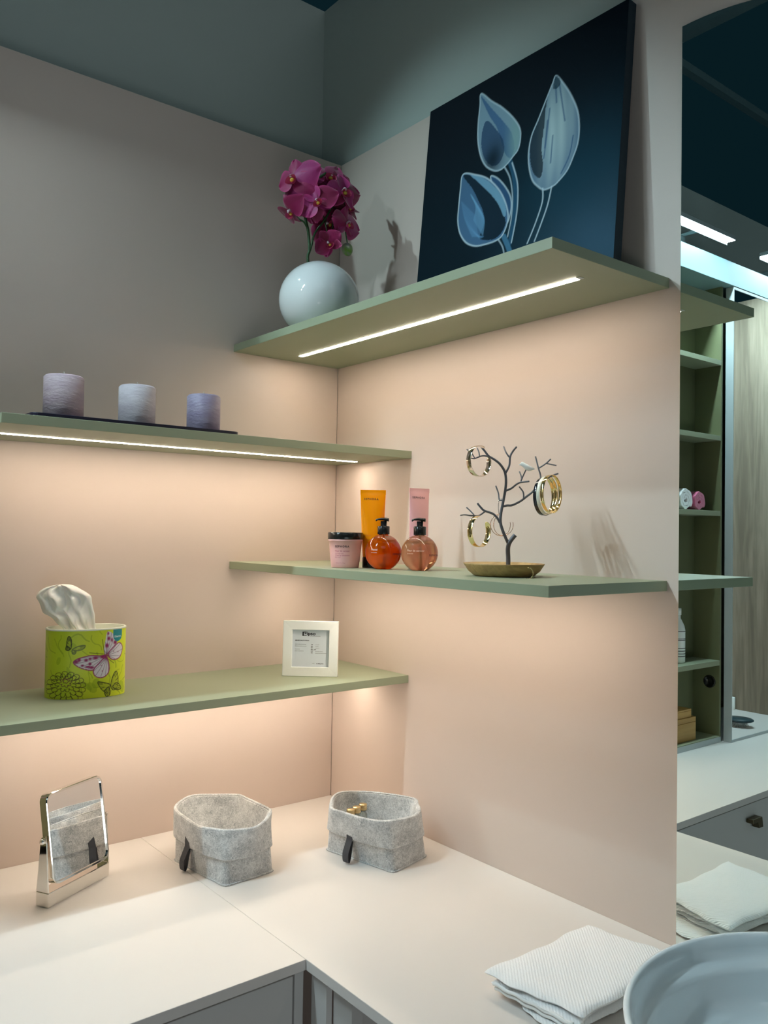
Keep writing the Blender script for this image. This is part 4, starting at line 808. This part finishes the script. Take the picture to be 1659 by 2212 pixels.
# ------------------------------------------------------------------ chrome vanity mirror
A_, B_ = P(78, 1952, 'z', 0), P(104, 1959, 'z', 0); C_, D_ = P(230, 1888, 'z', 0), P(225, 1894, 'z', 0)
la, lb = (A_ + B_) / 2, (C_ + D_) / 2; mc = (la + lb) / 2; mang = math.atan2(lb[1] - la[1], lb[0] - la[0]); ML = 0.0725
t = thing('vanity_mirror', 'square chrome vanity mirror on a swivel stand, standing on the left worktop', 'vanity mirror', (mc[0] - 0.002, mc[1], 0.0003), mang + math.radians(5))
mb = MB(); mb.box((-ML, -0.0133, 0), (ML, 0.0133, 0.0235))
mb.build('stand_base', M['chrome'], t, bevel=0.0012)
for sg in (-1, 1):
    mb = MB(); n_ = 14; vs = []
    for i in range(n_):
        f_ = i / (n_ - 1); z = 0.0237 + f_ * 0.088; w_ = 0.0133 - (0.0133 - 0.0060) * f_ ** 0.9
        if f_ > 0.93: w_ *= 0.75
        for xx, yy in ((sg * (ML - 0.0022), -w_), (sg * ML, -w_), (sg * ML, w_), (sg * (ML - 0.0022), w_)): vs.append((xx, yy, z))
    fs = [(i * 4 + k, i * 4 + (k + 1) % 4, (i + 1) * 4 + (k + 1) % 4, (i + 1) * 4 + k) for i in range(n_ - 1) for k in range(4)] + [(0, 1, 2, 3), tuple((n_ - 1) * 4 + k for k in (3, 2, 1, 0))]
    mb.add(vs, fs); arm = mb.build('support_arm', M['chrome'], t, bevel=0.0006)
    MB().lathe([(0, -0.001), (0.0042, -0.001), (0.0048, 0.0015), (0.0040, 0.004), (0, 0.005)], seg=20).build('pivot_knob', M['chrome'], arm, loc=(sg * (ML + 0.0008), 0, 0.106)).rotation_euler = (0, sg * math.pi / 2, 0)
def rrect(w, h, r, n=8):
    out = []
    for cx_, cy_, a0 in ((w - r, h - r, 0), (-w + r, h - r, 90), (-w + r, -h + r, 180), (w - r, -h + r, 270)):
        out += [(cx_ + r * math.cos(math.radians(a0 + 90 * k / n)), cy_ + r * math.sin(math.radians(a0 + 90 * k / n))) for k in range(n + 1)]
    return out
hd = bpy.data.objects.new('mirror_head', None); COL.objects.link(hd); hd.parent = t; hd.location = (0, -0.001, 0.106); hd.rotation_euler = (math.radians(-9), 0, 0); hd.empty_display_size = 0.02
w_, h_ = 0.0665, 0.0735; ro, ri, rg = rrect(w_, h_, 0.014), rrect(w_ - 0.0042, h_ - 0.0042, 0.0105), rrect(w_ - 0.0041, h_ - 0.0041, 0.0105)
n = len(ro); mb = MB()
lps = [[(x, 0.0075, z) for x, z in ro], [(x, -0.0060, z) for x, z in ro], [(x, -0.0075, z) for x, z in rrect(w_ - 0.0012, h_ - 0.0012, 0.013)], [(x, -0.0075, z) for x, z in ri], [(x, -0.0055, z) for x, z in ri]]
for a, b in zip(lps[:-1], lps[1:]): mb.add(a + b, [(i, (i + 1) % n, n + (i + 1) % n, n + i) for i in range(n)], 0, False)
mb.add(lps[0], [tuple(range(n))]); mb.build('mirror_frame', M['chrome'], hd)
mb = MB().prism(rg, -0.0052, -0.0035, axis='y'); mb.build('mirror_glass', M['silver'], hd)

# ------------------------------------------------------------------ felt baskets
def resample(loop, N, c, ang0):
    L = [np.array(p[:2], float) for p in loop]; L = L + [L[0]]; d = [0]
    for a, b in zip(L[:-1], L[1:]): d.append(d[-1] + np.linalg.norm(b - a))
    dense = [np.array([np.interp(s, d, [p[0] for p in L]), np.interp(s, d, [p[1] for p in L])]) for s in np.linspace(0, d[-1], 1200)[:-1]]
    an = np.array([math.atan2(p[1] - c[1], p[0] - c[0]) for p in dense]); out = []
    for k in range(N):
        a = ang0 + 2 * math.pi * k / N; i = np.argmin(np.abs(np.angle(np.exp(1j * (an - a))))); out.append(dense[i])
    return np.array(out)
def basket(lab, base, rim, H, loop_uv, tab):
    base = [np.array(p) for p in base]; c = sum(base) / 4
    N = 120
    bs = []   # round the corners of the base a little
    for i in range(4):
        p, q, r_ = base[i - 1], base[i], base[(i + 1) % 4]; u1 = (p - q) / np.linalg.norm(p - q); u2 = (r_ - q) / np.linalg.norm(r_ - q)
        bs += [q + u1 * 0.010, q + (u1 + u2) * 0.0028, q + u2 * 0.010]
    rimc = catmull(rim, 6, True); rc = sum(rimc) / len(rimc)
    Bq, Rq = resample(bs, N, c, 0), resample(rimc, N, rc, 0)
    ker = np.array([1, 2, 3, 2, 1]) / 9; Rq = sum(np.roll(Rq, k - 2, 0) * ker[k] for k in range(5))
    t = thing('felt_basket', lab, 'basket', (c[0], c[1], 0.0003), group='grey felt baskets')
    def L_(z, off): 
        f = min(1, z / H); f = f * f * (3 - 2 * f) * 0.45 + f * 0.55; q = Bq * (1 - f) + Rq * f; cc = c * (1 - f) + rc * f
        d = q - cc; ln = np.linalg.norm(d, axis=1, keepdims=True); return q + d / ln * off - c
    def skin(mb, levels):
        lps = [[(*p, z) for p in L_(z, o)] for z, o in levels]
        for a, b in zip(lps[:-1], lps[1:]): mb.add(a + b, [(i, (i + 1) % N, N + (i + 1) % N, N + i) for i in range(N)], 0, True)
        return lps
    mb = MB(); skin(mb, [(0.002, -0.0005)] + [(z, -0.0005) for z in np.linspace(0.01, H - 0.004, 10)] + [(H - 0.001, -0.0015), (H, -0.003), (H - 0.001, -0.0045)] + [(z, -0.0052) for z in np.linspace(H - 0.006, 0.006, 10)])
    lp = [(*p, 0.006) for p in L_(0.006, -0.0052)]; mb.add(lp, [tuple(range(N))]); mb.build('body', M['felt'], t, fix=False)
    mb = MB(); cf = H * 0.46
    zs = list(np.linspace(cf + 0.002, H - 0.003, 10))
    skin(mb, [(cf, 0.0002), (cf - 0.0005, 0.0022), (cf + 0.0012, 0.0040)] + [(z, 0.0042) for z in zs] + [(H + 0.0008, 0.0036), (H + 0.0022, 0.0015), (H + 0.0022, -0.001), (H + 0.0008, -0.0030)])
    mb.build('cuff', M['felt'], t, fix=False)['label'] = 'folded down felt cuff'
    mb = MB(); lo = [(*((p - c) * 1.022), 0) for p in bs]; n_ = len(lo); hi = [(x, y, 0.0026) for x, y, _ in lo]; mb.add(lo + hi, [tuple(range(n_ - 1, -1, -1)), tuple(range(n_, 2 * n_))] + [(i, (i + 1) % n_, n_ + (i + 1) % n_, n_ + i) for i in range(n_)]); mb.build('base_panel', M['felt'], t, bevel=0.0008)
    # pull loop on the long side base[0] -> base[1]
    e1 = (base[1] - base[0]); e1 = e1 / np.linalg.norm(e1); nn_ = np.array([e1[1], -e1[0]]); nn_ = nn_ if nn_ @ (base[0] + base[1] - 2 * c) > 0 else -nn_
    s0 = base[0] + e1 * tab - c; wv = 0.0070
    def surf(z): # outward distance of the wall at this height
        q = L_(z, 0); d = q - s0; k = np.argmin(np.abs(d @ e1) + (q @ nn_ < 0) * 10); return (q[k] - s0) @ nn_
    a_ = surf(0.045) + 0.0048; path = [(a_, 0.062), (a_ + .0006, 0.052), (a_ + 0.0008, 0.043), (a_ + 0.006, 0.032), (a_ + 0.011, 0.020), (a_ + 0.0105, 0.008), (a_ + 0.0075, 0.0035), (a_ + 0.004, 0.010), (a_ + 0.0015, 0.022), (a_ - 0.0005, 0.034), (a_ - 0.0022, 0.0405)]
    pth = catmull(path, 5); mb = MB(); vs = []
    for i, p in enumerate(pth):
        q2 = pth[min(i + 1, len(pth) - 1)] - pth[max(i - 1, 0)]; q2 = q2 / np.linalg.norm(q2); nrm = np.array([-q2[1], q2[0]]) * 0.0006
        for sx_, sy_ in ((-1, -1), (1, -1), (1, 1), (-1, 1)):
            k = p + nrm * sy_; xy = s0 + nn_ * k[0] + e1 * wv * sx_; vs.append((xy[0], xy[1], k[1]))
    m_ = len(pth); mb.add(vs, [(i * 4 + k, i * 4 + (k + 1) % 4, (i + 1) * 4 + (k + 1) % 4, (i + 1) * 4 + k) for i in range(m_ - 1) for k in range(4)] + [(0, 1, 2, 3), tuple((m_ - 1) * 4 + k for k in (3, 2, 1, 0))])
    mb.build('pull_loop', M['strap'], t)['label'] = 'dark grey strap loop'
M['strap'] = mat('charcoal_strap', (0.045, 0.047, 0.055), 0.55)
rim1 = [(-0.4579, -0.14), (-0.4267, -0.1035), (-0.4007, -0.0885), (-0.3829, -0.0948), (-0.3223, -0.1387), (-0.3208, -0.1584), (-0.3172, -0.2422), (-0.3239, -0.2602), (-0.3496, -0.2907), (-0.3762, -0.3106), (-0.3969, -0.3172), (-0.4354, -0.3004), (-0.4539, -0.2755), (-0.465, -0.253), (-0.4652, -0.2012)]
basket('empty grey felt basket with a folded cuff, beside the chrome mirror', [(-0.4635, -0.1454), (-0.4432, -0.3107), (-0.3373, -0.3030), (-0.3575, -0.139)], rim1, 0.093, None, 0.062)
rim2 = [(-0.2201, -0.3138), (-0.1856, -0.267), (-0.162, -0.2481), (-0.1396, -0.2457), (-0.0932, -0.2853), (-0.055, -0.3581), (-0.069, -0.3855), (-0.0882, -0.4153), (-0.113, -0.4339), (-0.1423, -0.4377), (-0.1731, -0.4321), (-0.1908, -0.4207), (-0.2073, -0.386), (-0.2158, -0.3385)]
basket('grey felt basket holding three little gold capped vials, near the corner', [(-0.2055, -0.2731), (-0.170, -0.4399), (-0.0642, -0.415), (-0.0997, -0.2485)], rim2, 0.093, None, 0.078)
M['vial'] = mat('vial_glass', (0.8, 0.85, 0.82), 0.05, trans=0.8); M['cap'] = mat('gold_cap', (0.78, 0.58, 0.30), 0.3, metal=0.9)
for k, (u, v, lab) in enumerate(((757.5, 1752, 'nearest the basket\'s left side'), (770.5, 1746.5, 'in the middle of the three'), (784, 1740.5, 'rightmost of the three'))):
    q = P(u, v, 'z', 0.078)
    t = thing('glass_vial', 'gold capped glass vial in the felt basket, ' + lab, 'vial', (q[0], q[1], 0.0105), group='gold capped vials')
    MB().lathe([(0, 0), (0.0085, 0), (0.009, 0.001), (0.009, 0.052), (0.0055, 0.056), (0.0055, 0.060), (0, 0.060)], seg=28).build('glass_body', M['vial'], t)
    MB().lathe([(0, 0.0602), (0.0078, 0.0602), (0.0080, 0.0608), (0.0080, 0.0640), (0.0072, 0.0645), (0.0080, 0.0650), (0.0080, 0.0705), (0.0072, 0.0714), (0, 0.0714)], seg=32).build('cap', M['cap'], t)

# ------------------------------------------------------------------ folded towel by the sink
def slab(mb, cs, z0, z1, seed, n=34, roll=0.5, drop=0.0):
    "soft folded layer between four corners (a,b,c,d), rounded at the edges"
    cs = [np.array(c[:2], float) for c in cs]; rs_ = np.random.RandomState(seed); ph = rs_.uniform(0, 6, 6); h = (z1 - z0) / 2; zc_ = (z0 + z1) / 2
    def g(u, v):
        p = (cs[0] * (1 - u) + cs[1] * u) * (1 - v) + (cs[3] * (1 - u) + cs[2] * u) * v
        w = 0.0022 * np.array([math.sin(9 * v + ph[0]) + .5 * math.sin(21 * v + ph[1]), math.sin(8 * u + ph[2]) + .5 * math.sin(19 * u + ph[3])]); return p + w
    def mk(sg):
        def f(u, v):
            eu = 1 - abs(2 * u - 1) ** 9; ev_ = 1 - abs(2 * v - 1) ** 9; e = max(0.0, min(eu, ev_)) ** 0.5
            p = g(u, v); ins = 0.0
            z = zc_ + sg * h * e + 0.0014 * math.sin(7 * u + ph[4]) * math.sin(6 * v + ph[5]) + 0.0006 * math.sin(17 * u + ph[0]) * math.sin(15 * v + ph[2]); return (p[0], p[1], z)
        return f
    mb.grid(mk(1), n, n, 0); mb.grid(mk(-1), n, n, 0)
TL = lambda u, v, z: P(u, v, 'z', z)
tc_ = TL(1250, 2110, 0.0); tc_[2] = 0
t0 = MB()
Lc, Tc, Rc, Bc = TL(1046, 2106, .026), TL(1268, 2004, .026), TL(1470, 2072, .026), TL(1262, 2204, .026)
def off(p, du, dv): return np.array([p[0] + du, p[1] + dv, 0])
slab(t0, [TL(1098, 2142, .002), TL(1290, 2024, .002), TL(1450, 2075, .002), TL(1330, 2196, .002)], 0.0006, 0.0085, 1)
slab(t0, [TL(1120, 2162, .006), TL(1300, 2060, .006), TL(1420, 2110, .006), TL(1195, 2240, .006)], 0.0010, 0.0090, 2)
slab(t0, [off(Lc, .012, -.008), off(Tc, .0, -.004), off(Rc, -.004, 0), off(Bc, -.004, .004)], 0.0088, 0.0160, 3)
slab(t0, [off(Lc, .006, -.006), off(Tc, .0, -.002), off(Rc, -.002, 0), off(Bc, -.008, .008)], 0.0158, 0.0225, 4)
slab(t0, [Lc, Tc, Rc, Bc], 0.0215, 0.0350, 5, n=60)
t0.v = [(a - tc_[0], b - tc_[1], c) for a, b, c in t0.v]
o = t0.build('folded_towel', M['towel'], loc=tuple(tc_), fix=False)
tag(o, 'white waffle towel folded in layers on the right worktop beside the sink', 'towel')
# flat woven hem along the left edge of the towel
e0, e1_ = Lc, Bc; mb = MB()
for k, (zz, ins) in enumerate(((0.0178, 0.004), (0.0118, 0.008))):
    a_, b_ = off(e0, .004 + ins * .6, -.006 - ins * .4), off(e1_, -.006, .004 + ins)
    pts = [(a_ * (1 - s) + b_ * s) for s in np.linspace(0.03, 0.97, 30)]
    mb.tube([(p[0] - tc_[0] - 0.0012, p[1] - tc_[1] - .0006, zz + 0.001 * math.sin(i * .9)) for i, p in enumerate(pts)], 0.0026, 8)
mb.build('hem', mat('towel_hem', (0.92, 0.92, 0.90), 0.9), o, fix=False)

# ------------------------------------------------------------------ vessel sink
sx_, sy_, SR, SH = -0.2482, -1.2744, 0.2330, 0.12
prof = [(0, 0.0003), (0.150, 0.0003), (0.158, 0.003), (0.178, 0.02), (0.205, 0.06), (0.224, 0.095), (0.2315, 0.112), (0.2345, 0.1175), (0.2350, 0.1205), (0.2335, 0.1228), (0.2305, 0.1232), (0.2275, 0.1215), (0.2240, 0.1100), (0.2200, 0.1000), (0.2150, 0.0960), (0.2095, 0.0930), (0.2060, 0.0860), (0.1990, 0.066), (0.1900, 0.053), (0.1800, 0.045), (0.1700, 0.041), (0.155, 0.0385), (0.06, 0.033), (0.028, 0.030)]
t = thing('vessel_sink', 'round white vessel sink standing on the right worktop in front of the wall mirror', 'sink', (sx_, sy_, 0))
MB().lathe(prof + [(0.024, 0.029), (0, 0.029)], seg=128).build('basin', M['sink'], t)
MB().lathe([(0, 0.0292), (0.0225, 0.0292), (0.0228, 0.0320), (0.020, 0.0332), (0, 0.0332)], seg=48).build('drain', M['chrome'], t)

# ------------------------------------------------------------------ things seen in the mirror: on and before the olive cabinet
def rolled(x, y, z, r, mtl, lab, ln=0.062):
    t = thing('rolled_towel', lab, 'towel', (x, y, z + 0.0004)); mb = MB(); pts = []
    for k in range(150):
        a = k / 149 * 2 * math.pi * 2.6; rr_ = 0.006 + (r - 0.012) * k / 149; pts.append((rr_ * math.cos(a), rr_ * math.sin(a) + r))
    vs = []; fs = []; n_ = len(pts); w_ = 0.0046
    sec = []
    for i, p in enumerate(pts):
        d = np.array(pts[min(i + 1, n_ - 1)]) - np.array(pts[max(i - 1, 0)]); d /= np.linalg.norm(d); nn2 = np.array([-d[1], d[0]]) * w_ * (1 + 0.25 * math.sin(i * 0.7)); sec.append((np.array(p) + nn2, np.array(p) - nn2))
    def ring2(y): return [(a[0], y, a[1]) for a, b in sec] + [(b[0], y, b[1]) for a, b in reversed(sec)]
    def ring3(y): return [(a[0] * .9 + b[0] * .1, y, a[1] * .9 + b[1] * .1) for a, b in sec] + [(b[0] * .9 + a[0] * .1, y, b[1] * .9 + a[1] * .1) for a, b in reversed(sec)]
    R2 = [ring3(-ln / 2), ring2(-ln / 2 + 0.002), ring2(ln / 2 - 0.002), ring3(ln / 2)]; m2 = 2 * n_
    for a, b in zip(R2[:-1], R2[1:]): mb.add(a + b, [(i, (i + 1) % m2, m2 + (i + 1) % m2, m2 + i) for i in range(m2)], 0, True)
    for rr2 in (R2[0], R2[-1]): mb.add(rr2, [(i, i + 1, m2 - 2 - i, m2 - 1 - i) for i in range(n_ - 1)], 0, False)
    zmin = min(v[2] for v in mb.v); mb.v = [(a, b, c - zmin) for a, b, c in mb.v]
    mb.build('roll', mtl, t, fix=False)
rolled(-1.1590, -0.2330, 0.701, 0.0330, M['pink_towel'], 'pink rolled towel on the cabinet shelf in the wall mirror')
rolled(-1.0860, -0.2330, 0.701, 0.0370, M['towel'], 'white rolled towel beside the pink one in the wall mirror')
t = thing('spray_bottle', 'white plastic bottle on the cabinet shelf, its edge showing in the wall mirror', 'bottle', (-1.1130, -0.222, 0.2479))
mb = MB().lathe([(0, 0), (0.021, 0), (0.0225, 0.002), (0.0225, 0.095), (0.020, 0.108), (0.012, 0.125), (0.009, 0.130), (0.009, 0.140), (0, 0.140)], seg=40)
for k, z in enumerate((0.018, 0.026, 0.034, 0.042, 0.066, 0.070, 0.092)):
    mb.lathe([(0.0226, z), (0.0227, z + 0.0005), (0.0227, z + 0.0016), (0.0226, z + 0.002)], seg=40, mat=1)
mb.build('bottle_body', [M['white'], M['ink']], t); MB().lathe([(0, 0.1402), (0.011, 0.1402), (0.011, 0.160), (0, 0.160)], seg=28).build('cap', M['white'], t)
def wbox(x0, x1, y0, y1, z, h, lab):
    t = thing('bamboo_box', lab, 'box', ((x0 + x1) / 2, (y0 + y1) / 2, z)); a, b = (x1 - x0) / 2, (y1 - y0) / 2
    MB().box((-a, -b, 0), (a, b, h * 0.78)).build('box_body', M['bamboo'], t, bevel=0.001); MB().box((-a, -b, h * 0.79), (a, b, h)).build('lid', M['bamboo'], t, bevel=0.001)
wbox(-1.160, -1.05, -0.256, -0.196, 0.0198, 0.068, 'larger bamboo box at the bottom of the cabinet in the wall mirror')
wbox(-1.142, -1.06, -0.252, -0.200, 0.0881, 0.024, 'smaller bamboo box on top of the larger one in the wall mirror')
# hairbrush and cup before the mirror door
t = thing('paddle_brush', 'dark hairbrush lying bristles down before the mirror door', 'hairbrush', (-1.515, -0.400, 0.0003), math.radians(-75))
MB().lathe([(0, 0.018), (0.030, 0.018), (0.034, 0.021), (0.034, 0.025), (0.030, 0.028), (0, 0.029)], seg=40, sx=1.35).build('brush_head', mat('brush_teal', (0.02, 0.05, 0.06), 0.35), t)
MB().lathe([(0, 0.0150), (0.022, 0.0150), (0.027, 0.0175), (0, 0.0179)], seg=32, sx=1.3).build('cushion', M['black'], t)
mb = MB(); mb.tube([(0.043, 0, 0.023), (0.07, 0, 0.021), (0.125, 0, 0.012)], [0.006, 0.0055, 0.0075], 12); mb.build('handle', M['black'], t)
mb = MB()
for i in range(-4, 5):
    for j in range(-3, 4):
        if (i / 4.5) ** 2 + (j / 3.5) ** 2 < 1: mb.tube([(i * 0.006, j * 0.006, 0.0152), (i * 0.0074, j * 0.0074, 0.0004)], 0.0006, 5)
br_ = mb.build('bristles', mat('bristle', (0.5, 0.55, 0.55), 0.4), t); br_['kind'] = 'stuff'
t = tag(MB().lathe([(0, 0), (0.012, 0), (0.0125, 0.001), (0.0125, 0.044), (0.0118, 0.045), (0, 0.045)], seg=32).build('small_jar', M['white'], loc=(-1.749, -0.5540, 0.0003)), 'small white cylinder jar on the worktop by the wood panel in the mirror', 'jar')
